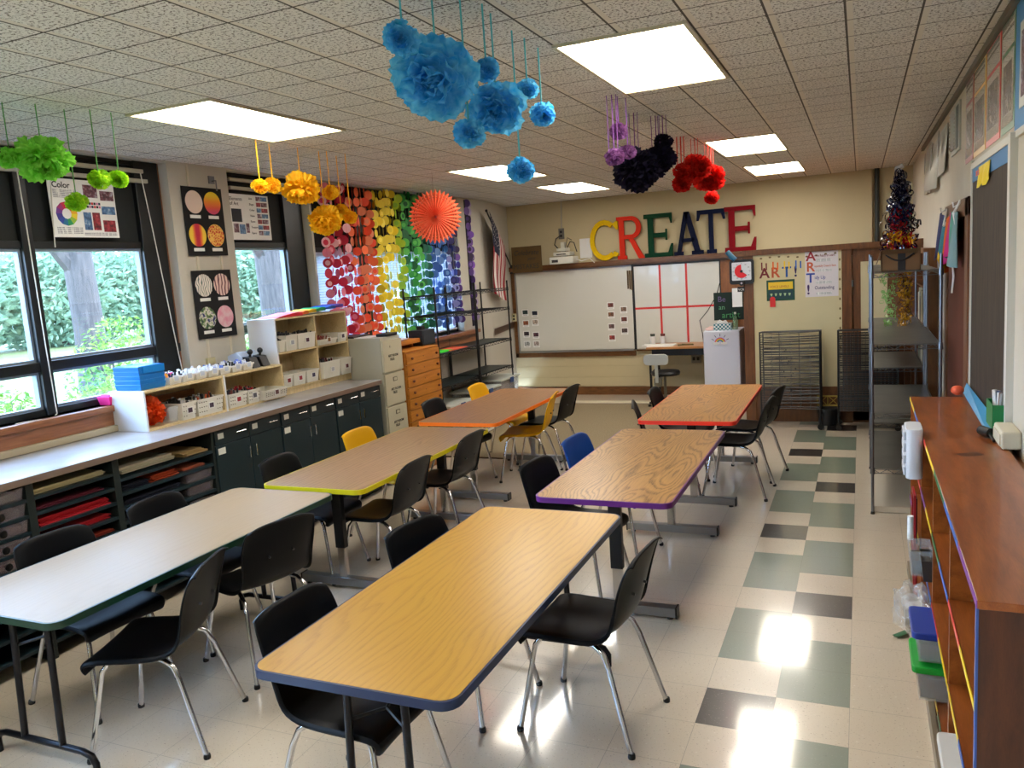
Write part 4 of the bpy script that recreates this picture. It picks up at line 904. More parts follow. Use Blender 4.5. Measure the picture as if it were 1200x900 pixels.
# cardboard sign
M_card=C('cardboard',(96,72,36),.85,var=.15,vs=9)
t=poster('cardboard_sign','B',-4.33,YB-.11,1.94,.50,.40,'brown cardboard sign reading Celebrate your MISTAKES, over the whiteboard corner',M_card,'sign',th=.006)
text('Celebrate',.11,M_ink,t,.03,.27,.0065,shear=.3,sx=.95);text('your',.075,M_ink,t,.26,.19,.0065,shear=.3);text('MISTAKES',.105,M_ink,t,.02,.06,.0065,sx=.93)
# projector bracket box
t=thing('projector','white short-throw projector with cables on the wall trim','projector')
M_proj=C('projector_white',(214,212,200),.4)
obj('body',MB().box(-3.64,-3.26,YB-.30,YB-.04,2.037,2.14),M_proj,t,bevel=.015);obj('mount',MB().box(-3.60,-3.33,YB-.22,YB-.01,2.155,2.21).box(-3.56,-3.40,YB-.18,YB-.01,2.225,2.27).box(-3.52,-3.46,YB-.1,YB,2.14,2.36),M_proj,t,bevel=.008)
obj('vents',MB().box(-3.60,-3.50,YB-.302,YB-.30,2.06,2.10).box(-3.55,-3.40,YB-.223,YB-.22,2.17,2.185),M_ink,t)
obj('cables',MB().tube([(-3.56,YB-.1,2.27),(-3.62,YB-.08,2.33),(-3.60,YB-.06,2.42),(-3.54,YB-.03,2.46)],.008,6).tube([(-3.42,YB-.12,2.25),(-3.36,YB-.1,2.36),(-3.30,YB-.1,2.34),(-3.26,YB-.1,2.20)],.008,6).tube([(-3.44,YB-.12,2.25),(-3.40,YB-.1,2.42),(-3.34,YB-.08,2.38)],.006,6),M_black,t,smooth=True)
obj('white_cable',MB().tube([(-3.28,YB-.15,2.1),(-3.18,YB-.14,2.06),(-3.05,YB-.14,2.09),(-2.98,YB-.14,2.02)],.006,6),M_white,t)
tag(obj('blank_board',MB().box(-3.24,-3.05,YB-.02,YB,2.10,2.39),M_white,bevel=.004),'plain white board behind the projector cables','board')
t=thing('wall_outlet','grey wall outlet above the projector','outlet');obj('plate',MB().box(-3.565,-3.48,YB-.03,YB,2.41,2.57),C('outlet_grey',(110,108,100)),t,bevel=.004);obj('sockets',MB().box(-3.54,-3.505,YB-.034,YB-.03,2.44,2.475).box(-3.54,-3.505,YB-.034,YB-.03,2.50,2.535),M_black,t)
# flag
t=thing('wall_flag','United States flag on a slanted pole at the back left corner','flag')
fb=Vector((-4.36,YB-.05,2.0));ft=Vector((-4.02,.80,2.815))
obj('pole',MB().tube([fb,ft],.011,8).ball(tuple(ft),.02),C('pole_black',(20,20,20),.4),t,smooth=True);obj('socket',MB().box(-4.385,-4.335,YB-.08,YB-.01,1.93,2.07),M_black,t)
def flagm():
    fl_=MB();mats=[C('flag_red',(150,20,36),.7),C('flag_white',(206,196,190),.7),C('flag_blue',(20,26,56),.7)]
    d=(fb-ft).normalized();nu,nv=26,13*2;dd=Vector((d.x,d.y,0))
    for i in range(nu+1):          # along the fly (hangs down)
        for j in range(nv+1):      # along the pole from the tip
            u=i/nu;v=j/nv
            p=ft+d*(.03+.98*v)+Vector((0,0,-1))*(u*(1.10-.30*v))
            gather=u*.30*v;p+= -dd*gather*.8;p.x+=.04+.02*math.sin(u*6)
            p+=Vector((.022*math.sin(v*17+u*3)*u,.035*math.sin(v*13+u*2)*u,0));fl_.v.append(tuple(p))
    for i in range(nu):
        for j in range(nv):
            st=int(j/nv*13);m=0 if st%2==0 else 1
            if st<7 and i<nu*.40: m=2
            fl_.mat(m);a=i*(nv+1)+j;fl_.face((a,a+nv+1,a+nv+2,a+1))
    o=obj('cloth',fl_,mats,t,smooth=True);s=o.modifiers.new('s','SOLIDIFY');s.thickness=.003
    st=MB()
    for r in range(6):
        for c in range(5):
            i=int(1+r*1.55);j=int(1+c*2.6+(r%2)*1.0);a=i*(nv+1)+j;p=Vector(fl_.v[a]);p.y-=.006;p.x+=.001
            pts=[]
            for k in range(10):
                rr=.013 if k%2==0 else .0055;pts.append((p.x+rr*math.sin(k*PI/5),p.z+rr*math.cos(k*PI/5)))
            st.prism(pts,p.y-.001,p.y,'y')
    obj('stars',st,mats[1],t)
flagm()
t=thing('wall_outlet','small ivory outlet low on the back wall by the corner','outlet');obj('plate',MB().box(-4.50,-4.43,YB-.13,YB-.10,1.19,1.31),C('old_ivory',(190,180,140)),t,bevel=.004);obj('sockets',MB().box(-4.48,-4.45,YB-.133,YB-.13,1.21,1.24).box(-4.48,-4.45,YB-.133,YB-.13,1.26,1.29),M_black,t)
t.location=(.11,-.0,0)
# brown panel + chalkboard at the right end of the whiteboards
struct('trim_10',MB().box(-1.165,-.60,BY-.01,BY,.60,1.965),wood('panel_wood',lin((122,74,34)),lin((150,94,46)),(6,6,1.5),.4),label='brown wooden panel right of the whiteboards')
t=poster('chalkboard','B',-1.10,1.35,1.16,.42,.36,'small green-black chalkboard sign behind the timer',C('chalk_green',(14,38,32),.8),'chalkboard',th=.008)
text('Be',.10,C('chalk_violet',(104,84,130)),t,.05,.24,.0085);text('an',.09,C('chalk_green2',(90,150,110)),t,.06,.14,.0085);text('artist',.11,C('chalk_green3',(70,150,90)),t,.10,.03,.0085)
# back desk, stool, cups
t=thing('back_desk','narrow wood-topped desk with black legs below the red-taped whiteboard','desk')
obj('desktop',MB().box(-2.12,-1.20,1.72,2.33,.755,.785),wood('desk_top',lin((170,110,56)),lin((194,134,74)),(2,10,2),.35),t,bevel=.004);obj('apron',MB().box(-2.05,-1.22,1.76,2.30,.66,.752),M_blackm,t)
for x in(-2.08,-1.24):
    for y in(1.77,2.29): obj('leg',MB().box(x-.014,x+.014,y-.014,y+.014,0,.66),M_blackm,t)
obj('side_brace',MB().tube([(-2.08,1.77,.40),(-1.9,1.77,.60),(-1.84,1.77,.66)],.009,6),M_blackm,t)
tag(obj('desk_papers',MB().box(-2.12,-1.75,1.75,2.05,.786,.80).box(-2.2,-1.95,1.8,2.0,.80,.806),M_paper),'white papers on the left of the back desk','paper')
tag(obj('tool_pile',MB().tube([(-1.70,1.85,.797),(-1.5,1.92,.797)],.010,6).tube([(-1.66,1.95,.797),(-1.48,1.86,.797)],.008,6),C('olive_tools',(90,80,40))),'small olive tools lying on the back desk','tools')
for i,(x,c) in enumerate(((-2.14,(60,70,60)),(-1.99,(110,40,30)))):
    t=thing('pencil_cup',['white cup with dark pencils on the back desk','white cup with red pencils on the back desk'][i],'cup',(x,2.22,.786),0,'white cups on the back desk');obj('cup',MB().lathe([(.036,0),(.046,.11),(.042,.11),(.033,.006)],(0,0,0),16),M_white,t,smooth=True)
    pm_=MB()
    for k in range(9): a=k*.7;pm_.tube([(.015*math.cos(a),.015*math.sin(a),.01),(.03*math.cos(a),.03*math.sin(a),.145)],.006,5)
    obj('pencils',pm_,C('pcl%d'%i,c),t)
tag(obj('black_cable',MB().tube([(-1.17,2.33,1.62),(-1.20,2.2,1.45),(-1.30,2.05,1.25),(-1.40,1.95,1.12),(-1.36,1.9,.95),(-1.34,1.88,.795)],.006,6),M_black,smooth=True),'thin black cable dropping from the red-taped panel to the back desk','cable')
t=thing('desk_stool','swivel stool with pale backrest and round black seat at the back desk','stool',(-1.86,1.42,0),0)
M_sw=C('stool_grey',(176,178,170),.35,metal=.3)
obj('seat',MB().lathe([(.05,.42),(.19,.43),(.20,.46),(.185,.485),(.05,.49)],(.06,.06,0),24),M_black,t,smooth=True)
br=MB();br.prism(rrect(-.17,.17,.60,.75,.06),-.24,-.225,'y');obj('backrest',br,M_sw,t,bevel=.006)
obj('back_post',MB().box(-.022,.022,-.225,-.205,.36,.70).box(-.06,.06,-.226,-.20,.655,.68).box(-.02,.02,-.21,.06,.37,.40),M_sw,t,bevel=.004)
obj('hub',MB().lathe([(.045,.30),(.055,.33),(.055,.40),(.04,.42)],(0,-.16,0),14).lathe([(.02,.05),(.02,.42)],(.05,.05,0),10),C('hub_grey',(120,116,100),.4,metal=.4),t,smooth=True)
ba=MB()
for k in range(5): a=2*PI*k/5;ba.tube([(.05,.05,.10),(.05+.24*math.cos(a),.05+.24*math.sin(a),.06)],.016,8).lathe([(.022,0),(.022,.04)],(.05+.24*math.cos(a),.05+.24*math.sin(a),0),8)
obj('base',ba,M_blackm,t)
t=thing('wall_outlet','double wall outlet beneath the back desk','outlet');obj('plate',MB().box(-1.62,-1.48,YB-.03,YB-.007,.47,.60),C('outlet_steel',(150,148,136),.4),t,bevel=.004);obj('sockets',MB().box(-1.60,-1.56,YB-.033,YB-.03,.51,.56).box(-1.54,-1.50,YB-.033,YB-.03,.51,.56),M_black,t)
# white mini fridge
t=thing('mini_fridge','white mini fridge with a rainbow magnet, left of the wooden post','fridge')
M_fr=C('fridge_white',(206,208,220),.4)
obj('body',MB().box(-1.225,-.765,1.24,1.72,.03,1.035),M_fr,t,bevel=.012);obj('door',MB().box(-1.225,-.765,1.20,1.235,.05,1.03),M_fr,t,bevel=.01);obj('feet',MB().box(-1.2,-.79,1.26,1.7,0,.03),M_black,t)
t=poster('rainbow_magnet','B',-1.10,1.199,.84,.18,.001,'rainbow and sunrays magnet on the fridge door',M_fr,'magnet',th=.002)
for k,(c,r) in enumerate((((170,150,210),.074),((210,70,60),.066),((226,170,60),.056),((150,180,60),.046),((60,110,180),.036),((206,208,220),.024))):
    mb=MB().prism([(.09+r*math.cos(math.radians(a)),.04+r*math.sin(math.radians(a))) for a in range(0,181,12)],.002+k*.001,.004+k*.001);obj('rainbow_band',mb,C('rb%d'%k,c),t)
cl=MB()
for x,r in((.02,.016),(.045,.02),(.07,.014),(.115,.014),(.14,.02),(.165,.016)): cl.disc((x,.035,.011),r,(0,0,1),12,.004)
obj('clouds',cl,M_white,t)
ray_=MB()
for a in(25,55,90,125,155): ray_.tube([(.09+.085*math.cos(math.radians(a)),.04+.085*math.sin(math.radians(a)),.004),(.09+.12*math.cos(math.radians(a)),.04+.12*math.sin(math.radians(a)),.004)],.004,6)
obj('rays',ray_,C('ray_navy',(60,60,100)),t)
t=thing('tissue_box','teal and white patterned tissue box on the fridge','box')
g=NG('tissue_pattern',.6);cc=g.coords();ck=g.n('ShaderNodeTexChecker');g.l(g.scaled(cc,(42,42,42)),ck.inputs[0]);ck.inputs['Color1'].default_value=lin((220,226,224));ck.inputs['Color2'].default_value=lin((20,110,120));ck.inputs['Scale'].default_value=1;g.l(ck.outputs[0],g.b.inputs['Base Color'])
obj('carton',MB().box(-1.10,-.87,1.25,1.37,1.0355,1.125),g.m,t,bevel=.003);obj('tissue',MB().prism([(-1.07,1.125),(-1.03,1.17),(-.99,1.15),(-.95,1.165),(-.92,1.125)],1.29,1.33,'y'),M_paper,t,bevel=.006)
tag(obj('red_white_cloth',MB().box(-1.21,-1.11,1.28,1.6,1.0355,1.065),C('rw',(226,190,180)),bevel=.008),'pale cloth with red trim on the left of the fridge top','cloth')
t=thing('clear_bottle','clear green-tinted bottle on the right of the fridge top','bottle',(-.83,1.32,1.0355));obj('bottle',MB().lathe([(.032,0),(.034,.01),(.034,.13),(.012,.18),(.012,.21)],(0,0,0),14),pm('bottle_green',(140,190,150),.15,alpha=.5),t,smooth=True);obj('cap',MB().lathe([(.014,.20),(.014,.225)],(0,0,0),10),M_white,t)
# ------------------------------------------------------------------ closet block (back right)
CY=.46
M_cw=wood('closet_wood',lin((88,50,18)),lin((122,74,32)),(8,8,1.2),.38)
M_cream2=C('cream_board',(206,192,150),.8,var=.04)
cl=MB()
cl.box(-.607,-.49,CY,CY+.12,0,2.02);cl.box(-.607,XR,CY-.02,CY+.12,1.965,2.03);cl.box(.465,.57,CY,CY+.12,0,1.965)
cl.box(-.49,.465,CY,CY+.06,.34,.42);cl.box(-.49,XR,CY+.03,CY+.06,0,.34);cl.box(-.607,-.55,CY+.12,YB,0,2.02);cl.box(-.607,XR,CY+.10,YB,1.99,2.03);cl.box(1.10,XR,CY,CY+.1,0,1.965)
cl.box(.57,1.1,CY+.04,CY+.08,1.90,1.965)
struct('trim_11',cl,M_cw,label='brown wooden closet front and frame at the back right')
struct('trim_12',MB().box(-.49,.465,CY+.01,CY+.05,.42,1.965),M_cream2,label='cream bulletin panel in the closet front')
d=thing('door_2','brown closet door with a cream panel behind the metal shelves',None);d['kind']='structure'
obj('leaf',MB().box(.575,1.095,CY+.03,CY+.06,.02,1.90),M_cw,d);obj('cream_panel',MB().box(.66,.93,CY+.02,CY+.03,.6,1.82),M_cream2,d);obj('hinge',MB().box(.565,.585,CY-.004,CY+.03,1.55,1.62),M_zinc,d)
# things on the bulletin panel
PY=CY+.009
for i in range(9): tag(obj('border_piece',MB().disc((-.40+i*.10,PY-.002,1.925+.01*math.sin(i)),.011,(0,-1,0),6,.003,rx=.016),C('border_brown',(110,90,50))),'small brown border piece along the top of the cream panel','border piece','border pieces along the panel top')
for i in range(11): tag(obj('border_piece',MB().disc((.445,PY-.002,1.86-i*.11),.016,(0,-1,0),6,.003,rx=.010),C('border_brown',(110,90,50))),'small brown border piece down the right side of the cream panel','border piece','border pieces down the panel side')
lc=[((110,20,30),'dark red','A'),((190,80,40),'orange','R'),((30,80,150),'blue','T'),((40,24,80),'indigo','!')]
for i,(c,n,s) in enumerate(lc):
    t=thing('paper_letter',n+' paper letter '+(s if s!='!' else 'exclamation mark')+' pinned on the cream panel','letter',M=WM('B',-.42+i*.125,PY,1.70),group='ART! letters on the cream panel')
    text(s,.165,C('artl%d'%i,c),t,0,0,.001,name='letter_shape',bold=.003,ext=.002)
ss=MB()
for i,c in enumerate(range(4)):
    ss.mat(i);ss.box(-.40+i*.125,-.385+i*.125,PY-.004,PY-.002,1.79,1.88);ss.box(-.35+i*.125,-.335+i*.125,PY-.004,PY-.002,1.79,1.87)
tag(obj('colour_strips',ss,[C('artl0',(0,0,0)),M_orange,M_yellow,M_blue]),'thin coloured strips above the pinned ART letters','strips')
t=poster('voice_levels_poster','B',-.345,PY,1.43,.31,.24,'green framed voice levels poster on the cream panel',C('poster_green',(16,70,50)))
rect(t,'yellow_banner',.02,.29,.13,.215,C('banner_yellow',(226,190,40)));rect(t,'lower_band',.02,.29,.02,.125,C('band_teal',(20,60,66)));text('VOICE LEVELS',.036,C('vl_red',(170,60,30)),t,.035,.15,.0045,sx=.95)
for i in range(5): obj('level_mark',MB().box(.04+i*.05,.065+i*.05,.07,.085,.004,.0048).box(.045+i*.05,.06+i*.05,.055,.0705,.004,.0048),C('marks',(160,190,140)),t)
tag(obj('red_clip',MB().box(-.31,-.25,PY-.012,PY-.005,1.36,1.46).disc((-.28,PY-.012,1.45),.03,(0,-1,0),12,.004),C('clip_red',(206,36,36))),'red arrow clip at the bottom of the voice levels poster','clip')
t=poster('rules_poster','B',.08,PY,1.455,.35,.53,'white ART rules poster with Arrive Ready to Learn on the cream panel',C('poster_lilac',(214,206,206)))
for s,c,y in(('A',(150,24,36),.41),('R',(200,90,50),.29),('T',(40,70,160),.165),('!',(60,30,90),.035)): text(s,.15,C('rl'+s if s!='!' else 'rlx',c),t,.012,y,.004,bold=.003)
for s,c,y,sz in(('rrive Ready to Learn',(120,24,36),.45,.042),('espectfully Create & Share',(190,90,60),.335,.034),('idy Up',(60,70,150),.20,.055),('Outstanding',(40,24,90),.085,.052)): text(s,sz,C('rt'+s[:4],c),t,.10,y,.004,sx=.62 if sz<.05 else .8,bold=.0005)
for y in(.415,.30,.165,.04): rect(t,'small_print',.115,.28,y-.02,y+.012,M_lines.m)
# timer
t=thing('visual_timer','square visual timer with red disc on the wooden post','timer',M=WM('B',-.752,CY-.055,1.645))
obj('case',MB().prism(rrect(0,.275,0,.285,.03),-.04,.0),M_black,t);obj('face',MB().prism(rrect(.028,.247,.045,.255,.012),0,.003),C('face_white',(214,216,220)),t)
obj('red_disc',MB().prism([(.137,.15)]+[(.137+.078*math.cos(math.radians(a)),.15+.078*math.sin(math.radians(a))) for a in range(92,325,8)],.003,.005),C('disc_red',(220,26,40)),t)
for k in range(12):
    a=math.radians(90+30*k);text(str(k*5),.02,M_ink,t,.137+.093*math.cos(a),.143+.088*math.sin(a),.004,align='CENTER')
obj('knob',MB().disc((.137,.15,.008),.016,(0,0,1),12,.01),M_black,t);obj('handle_base',MB().disc((.137,.01,.004),.03,(0,0,1),14,.03),M_black,t);obj('logo_dot',MB().disc((.137,.012,.021),.012,(0,0,1),12,.003),C('dotgrey',(180,170,180)),t)
t=thing('rolled_cloth','teal and black cloth roll on the corner of the trim','cloth');obj('roll',MB().tube([(-.77,CY-.06,2.03),(-.72,CY-.07,1.97),(-.68,CY-.07,1.93)],.03,10),C('teal_cloth',(20,90,120),.5),t,smooth=True)
tag(obj('white_note',MB().box(-.735,-.62,CY-.01,CY-.004,1.38,1.60),M_paper),'white paper hanging under the timer','paper')
t=thing('letter_tag','small black tag with white marks under the timer','tag',M=WM('B',-.67,CY-.012,1.555));obj('plate',MB().box(0,.08,0,.06,0,.006),M_black,t);text('VCR',.035,M_white,t,.008,.015,.0065)
# drying racks
def rack(name,x0,x1,y,z0,z1,n,label,dens,stray):
    t=thing(name,label,'rack',(0,0,0),0,'black art drying racks')
    yb=y+.32
    fr=MB().tube([(x0,y,.10),(x0,y,z1),(x1,y,z1),(x1,y,.10)],.011,8).tube([(x0,yb,.14),(x0,yb,z1-.02),(x1,yb,z1-.02),(x1,yb,.14)],.009,8).tube([(x0,y,.14),(x0,yb,.14)],.011,8).tube([(x1,y,.14),(x1,yb,.14)],.011,8).tube([(x0,y,z1),(x0,yb,z1-.02)],.008,6).tube([(x1,y,z1),(x1,yb,z1-.02)],.008,6)
    obj('frame',fr,M_blackm,t,smooth=True)
    obj('uprights',MB().tube([(x0+(x1-x0)*.33,y,z0),(x0+(x1-x0)*.33,y,z1)],.004,6).tube([(x0+(x1-x0)*.66,y,z0),(x0+(x1-x0)*.66,y,z1)],.004,6),M_blackm,t)
    rnd=random.Random(len(label))
    for i in range(n):
        z=z0+(z1-z0-.03)*i/(n-1);sl=rnd.uniform(-.02,.03)*stray;dzb=rnd.uniform(-.03,.01)
        m=MB().tube([(x0+.008,y-.005,z),(x1-.008,y-.005,z+sl)],.005,5).tube([(x0+.008,yb,z+dzb),(x1-.008,yb,z+sl+dzb)],.003,5)
        for k in range(dens):
            xx=x0+.01+(x1-x0-.02)*k/(dens-1);m.tube([(xx,y,z+sl*k/(dens-1)),(xx,yb,z+dzb+sl*k/(dens-1))],.0018,4,False)
        obj('wire_tray',m,M_blackm,t)
    nb=MB()
    for i in range(26): nb.disc((x0+(x1-x0)*rnd.uniform(.35,.6),y-.008,rnd.uniform(z0+.05,z1-.1)),.008,(0,-1,0),6,.008)
    if stray: obj('clips',nb,M_black,t)
    for x in(x0,x1):
        for yy in(y,yb):
            cs=MB().tube([(x,yy,.10),(x,yy,.06)],.010,8);b=len(cs.v);cs.lathe([(.03,-.011),(.034,0),(.03,.011)],(0,0,0),14);cs.xf(Matrix.Translation((x,yy,.034))@Matrix.Rotation(PI/2,4,'X'),b)
            obj('caster',cs,M_black,t,smooth=True)
rack('drying_rack',-.385,.245,.02,.25,1.105,42,'open black wire drying rack in front of the cream panel',7,1)
rack('drying_rack',.43,1.02,.02,.22,1.10,56,'dense black wire drying rack partly behind the metal shelves',16,0)
t=thing('lattice_crate','yellow lattice crate low between the two drying racks','crate');M_yc=C('crate_yellow',(190,160,70),.5)
obj('crate',MB().box(.19,.43,CY-.06,CY-.05,.20,.215).box(.19,.43,CY-.06,CY-.05,.31,.325).box(.19,.20,CY-.06,CY-.05,.20,.32).box(.42,.43,CY-.06,CY-.05,.20,.32).box(.30,.31,CY-.06,CY-.05,.21,.32).tube([(.2,CY-.055,.21),(.30,CY-.055,.32)],.004,5).tube([(.3,CY-.055,.21),(.2,CY-.055,.32)],.004,5).tube([(.31,CY-.055,.21),(.42,CY-.055,.32)],.004,5).tube([(.42,CY-.055,.21),(.31,CY-.055,.32)],.004,5),M_yc,t)
obj('side_panel',MB().box(.19,.43,CY-.05,CY+.02,.195,.205),M_yc,t)
t=thing('black_tub','black round tub on the floor between the drying racks','tub',(.31,.36,0));obj('tub',MB().lathe([(.10,0),(.12,.19),(.11,.19),(.09,.01)],(0,0,0),20),M_black,t,smooth=True);obj('rim',MB().lathe([(.118,.18),(.126,.185),(.126,.197),(.118,.2)],(0,0,0),20),C('rimgrey',(40,40,42)),t)
# ------------------------------------------------------------------ chrome shelving (two units)
grey=NG('grey_liner',.35);cc=grey.coords();grey.l(grey.ramp(grey.noise(cc,5,4),(.3,(72,72,68)),(.7,(94,92,86))),grey.b.inputs['Base Color'])
wire_unit('chrome_shelving',.735,1.175,-2.97,-1.62,[1.785,1.265,.76,.345],1.90,M_zinc,'nearer chrome wire shelving unit holding the cardboard box',grey.m,group='chrome wire shelving')
wire_unit('chrome_shelving',.745,1.165,-1.55,-.35,[1.785,1.25,.90,.40],1.90,M_zinc,'farther chrome wire shelving unit behind the first',grey.m,group='chrome wire shelving')
tag(obj('white_floor_case',MB().box(.74,1.18,-2.93,-2.0,.002,.05),C('case_white',(196,188,172),.4),bevel=.006),'flat whitish case on the floor under the chrome shelving','case')
# cardboard box and curly ribbon tree
t=thing('cardboard_box','open cardboard shipping box with black tape and smile arrow on the chrome shelves','box')
M_cb=C('box_brown',(116,84,52),.8)
bx0,bx1,by0,by1,bz0,bz1=.80,1.05,-2.92,-2.62,1.793,1.945
obj('carton',MB().box(bx0,bx1,by0,by0+.004,bz0,bz1).box(bx0,bx1,by1-.004,by1,bz0,bz1).box(bx0,bx0+.004,by0,by1,bz0,bz1).box(bx1-.004,bx1,by0,by1,bz0,bz1).box(bx0,bx1,by0,by1,bz0,bz0+.004),M_cb,t)
obj('flap',MB().add([(bx0,by0,bz1),(bx0,by1,bz1),(bx0-.03,by1,bz1-.10),(bx0-.03,by0,bz1-.10)],[(0,1,2,3),(3,2,1,0)]).add([(bx0,by0-.002,bz1),(bx1,by0-.002,bz1),(bx1,by0-.02,bz1-.03),(bx0,by0-.02,bz1-.03)],[(0,1,2,3),(3,2,1,0)]),M_cb,t)
obj('black_tape',MB().box(.905,.955,by0-.003,by0-.001,bz0,bz1),C('tape_black',(22,24,32),.35),t)
sm=MB();pts=[(.825+.02*i,by0-.006,bz1-.035-.045*math.sin(PI*i/9)) for i in range(10)];sm.tube(pts,[.003]+[.007]*8+[.004],6)
sm.tube([(1.005,by0-.006,bz1-.02),(.985,by0-.006,bz1-.018)],.004,5).tube([(1.005,by0-.006,bz1-.02),(1.008,by0-.006,bz1-.045)],.004,5)
obj('smile_arrow',sm,C('logo_black',(26,24,28)),t)
t=thing('ribbon_tree','curly ribbon tree, navy above red and yellow, in the cardboard box','decoration',(.925,-2.76,1.80))
rnd=random.Random(5)
def curls(z0,z1,R0,R1,n,cr,w=.012):
    mb=MB()
    for i in range(n):
        z=rnd.uniform(z0,z1);f=(z-z0)/(z1-z0+1e-6);Rr=(R0+(R1-R0)*f)*rnd.uniform(.3,1);a=rnd.uniform(0,2*PI);c=Vector((Rr*math.cos(a),Rr*math.sin(a),z))
        r=cr*rnd.uniform(.5,1.15);ax=Vector((rnd.gauss(0,1),rnd.gauss(0,1),rnd.gauss(0,.6))).normalized();u=ax.orthogonal().normalized();v=ax.cross(u)
        turns=rnd.uniform(.8,1.6);k=int(12*turns)
        for j in range(k):
            t0,t1=2*PI*j/12,2*PI*(j+1)/12
            p0=c+(u*math.cos(t0)+v*math.sin(t0))*r+ax*(w*.8*j/6);p1=c+(u*math.cos(t1)+v*math.sin(t1))*r+ax*(w*.8*(j+1)/6)
            mb.add([p0-ax*w/2,p0+ax*w/2,p1+ax*w/2,p1-ax*w/2],[(0,1,2,3)])
    return mb
rb=lambda n,c: pm('rib_'+n,c,.25,coat=.5)
obj('navy_ribbons',curls(.30,.60,.11,.045,190,.034),rb('navy',(18,20,60)),t);obj('navy_side_ribbons',curls(.12,.36,.13,.11,60,.026),rb('plum',(50,14,46)),t)
obj('red_ribbons',curls(.13,.42,.09,.05,150,.026),rb('red',(196,20,30)),t);obj('yellow_ribbons',curls(.13,.26,.12,.10,55,.024),rb('yel',(226,160,20)),t)
obj('top_bow',curls(.58,.70,.035,.02,22,.032),rb('topnavy',(16,20,56)),t);obj('silver_tip',curls(.70,.73,.015,.01,6,.016),rb('silver',(190,190,200)),t);obj('stem',MB().tube([(0,0,0),(0,0,.70)],.006,6),M_zinc,t)
t=thing('ribbon_garland','pale green curled ribbon bundle hanging under the top chrome shelf','decoration',(.90,-1.35,1.45));obj('curls',curls(-.18,.30,.05,.09,120,.02,.006),rb('palegreen',(140,190,110)),t)
t=thing('ribbon_garland','yellow curled ribbon bundle hanging under the top chrome shelf','decoration',(1.02,-1.35,1.45));obj('curls',curls(-.22,.30,.045,.06,120,.026,.007),rb('yellow2',(206,150,30)),t);obj('brown_fringe',curls(-.25,.28,.05,.05,60,.018,.006),rb('brownr',(90,50,20)),t)
# ------------------------------------------------------------------ right wall
d=thing('door_1','dark red-brown door in a brown wooden frame on the right wall',None);d['kind']='structure'
M_df=wood('door_frame_wood',lin((94,56,30)),lin((122,76,42)),(8,8,1.5),.4);M_dr=C('door_leaf',(98,40,18),.65,var=.15)
obj('frame',MB().box(XR-.03,XR,-3.74,-3.60,0,2.235).box(XR-.03,XR,-2.42,-2.32,0,2.235).box(XR-.03,XR,-3.74,-2.32,2.12,2.235),M_df,d,bevel=.003);obj('leaf',MB().box(XR-.012,XR,-3.60,-2.42,.01,2.12),M_dr,d)
# paint-smock: tie-dye shirts on hooks
t=thing('tie_dye_shirts','rainbow tie-dye shirts bunched on hooks above the brown door','clothing')
mats=[C('td%d'%i,c,.8) for i,c in enumerate(((18,30,90),(20,70,150),(24,120,140),(240,200,30),(240,110,30),(206,40,120),(90,150,130),(120,150,150)))]
cb=MB();n=24;ns=10
for i in range(n+1):
    for j in range(ns+1):
        u=i/n;v=j/ns;yy=-2.30-1.15*u;top=2.175+.02*math.cos(u*9)-.035*math.sin(u*PI);bot=1.84+.035*math.sin(u*11)-(.05 if .25<u<.5 else 0)
        cb.v.append((XR-.055-.03*math.sin(u*28+v)*(.4+.6*v)-.02*v,yy-.03*v*math.sin(u*6),top+(bot-top)*v))
for i in range(n):
    for j in range(ns): cb.mat(min(7,int(i/n*8)+(1 if j>7 and i%3==0 else 0)));a=i*(ns+1)+j;cb.face((a,a+1,a+ns+2,a+ns+1))
o=obj('shirts',cb,mats,t,smooth=True);s=o.modifiers.new('s','SOLIDIFY');s.thickness=.008
obj('tie_strings',MB().tube([(XR-.07,-3.30,1.86),(XR-.06,-3.31,1.75),(XR-.07,-3.32,1.64)],.007,6).tube([(XR-.07,-2.36,2.0),(XR-.07,-2.34,1.92),(XR-.07,-2.36,1.75)],.012,6),C('string_white',(210,205,200)),t);obj('collar_strings',MB().tube([(XR-.03,-2.50,2.21),(XR-.07,-2.72,2.09),(XR-.05,-2.9,2.12)],.009,6).tube([(XR-.03,-3.36,2.23),(XR-.07,-3.38,2.15),(XR-.06,-3.42,2.08)],.009,6),M_white,t)
for i,y in enumerate((-2.50,-3.36)):
    tag(obj('coat_hook',MB().tube([(XR-.03,y,2.215),(XR-.07,y,2.19),(XR-.075,y,2.225)],.006,6),M_white,smooth=True),['left white hook holding the tie-dye shirts','right white hook holding the tie-dye shirts'][i],'hook','hooks above the door')
# big brown board
t=thing('paint_board','tall brown streaked board with blue border on the right wall','board',M=WM('R',XR,-3.80,1.07))
g=NG('streaked_brown',.7);cc=g.coords();n1=g.noise(g.scaled(cc,(26,2.2,1)),1.2,5,.7);g.l(g.ramp(n1,(.32,(24,8,4)),(.42,(38,26,16)),(.58,(60,46,32)),(.72,(36,22,12))),g.b.inputs['Base Color'])
obj('board',MB().box(.03,1.36,.02,1.31,0,.014),g.m,t);obj('blue_border',MB().box(.03,1.36,1.235,1.31,.014,.017).box(1.31,1.36,.02,1.235,.014,.017),C('border_blue',(64,126,176),.6,var=.1),t)
obj('white_frame',MB().box(0,.03,0,1.36,0,.022).box(.03,1.40,1.31,1.345,0,.022).box(1.36,1.42,-.02,1.345,0,.03),C('frame_cream',(206,202,190),.5),t)
t=thing('yellow_note','yellow scalloped note with handwriting on the brown board','note',M=WM('R',XR-.018,-4.15,2.29))
yn=MB()
for i in range(8):
    for j in range(4):
        pass
nu=10
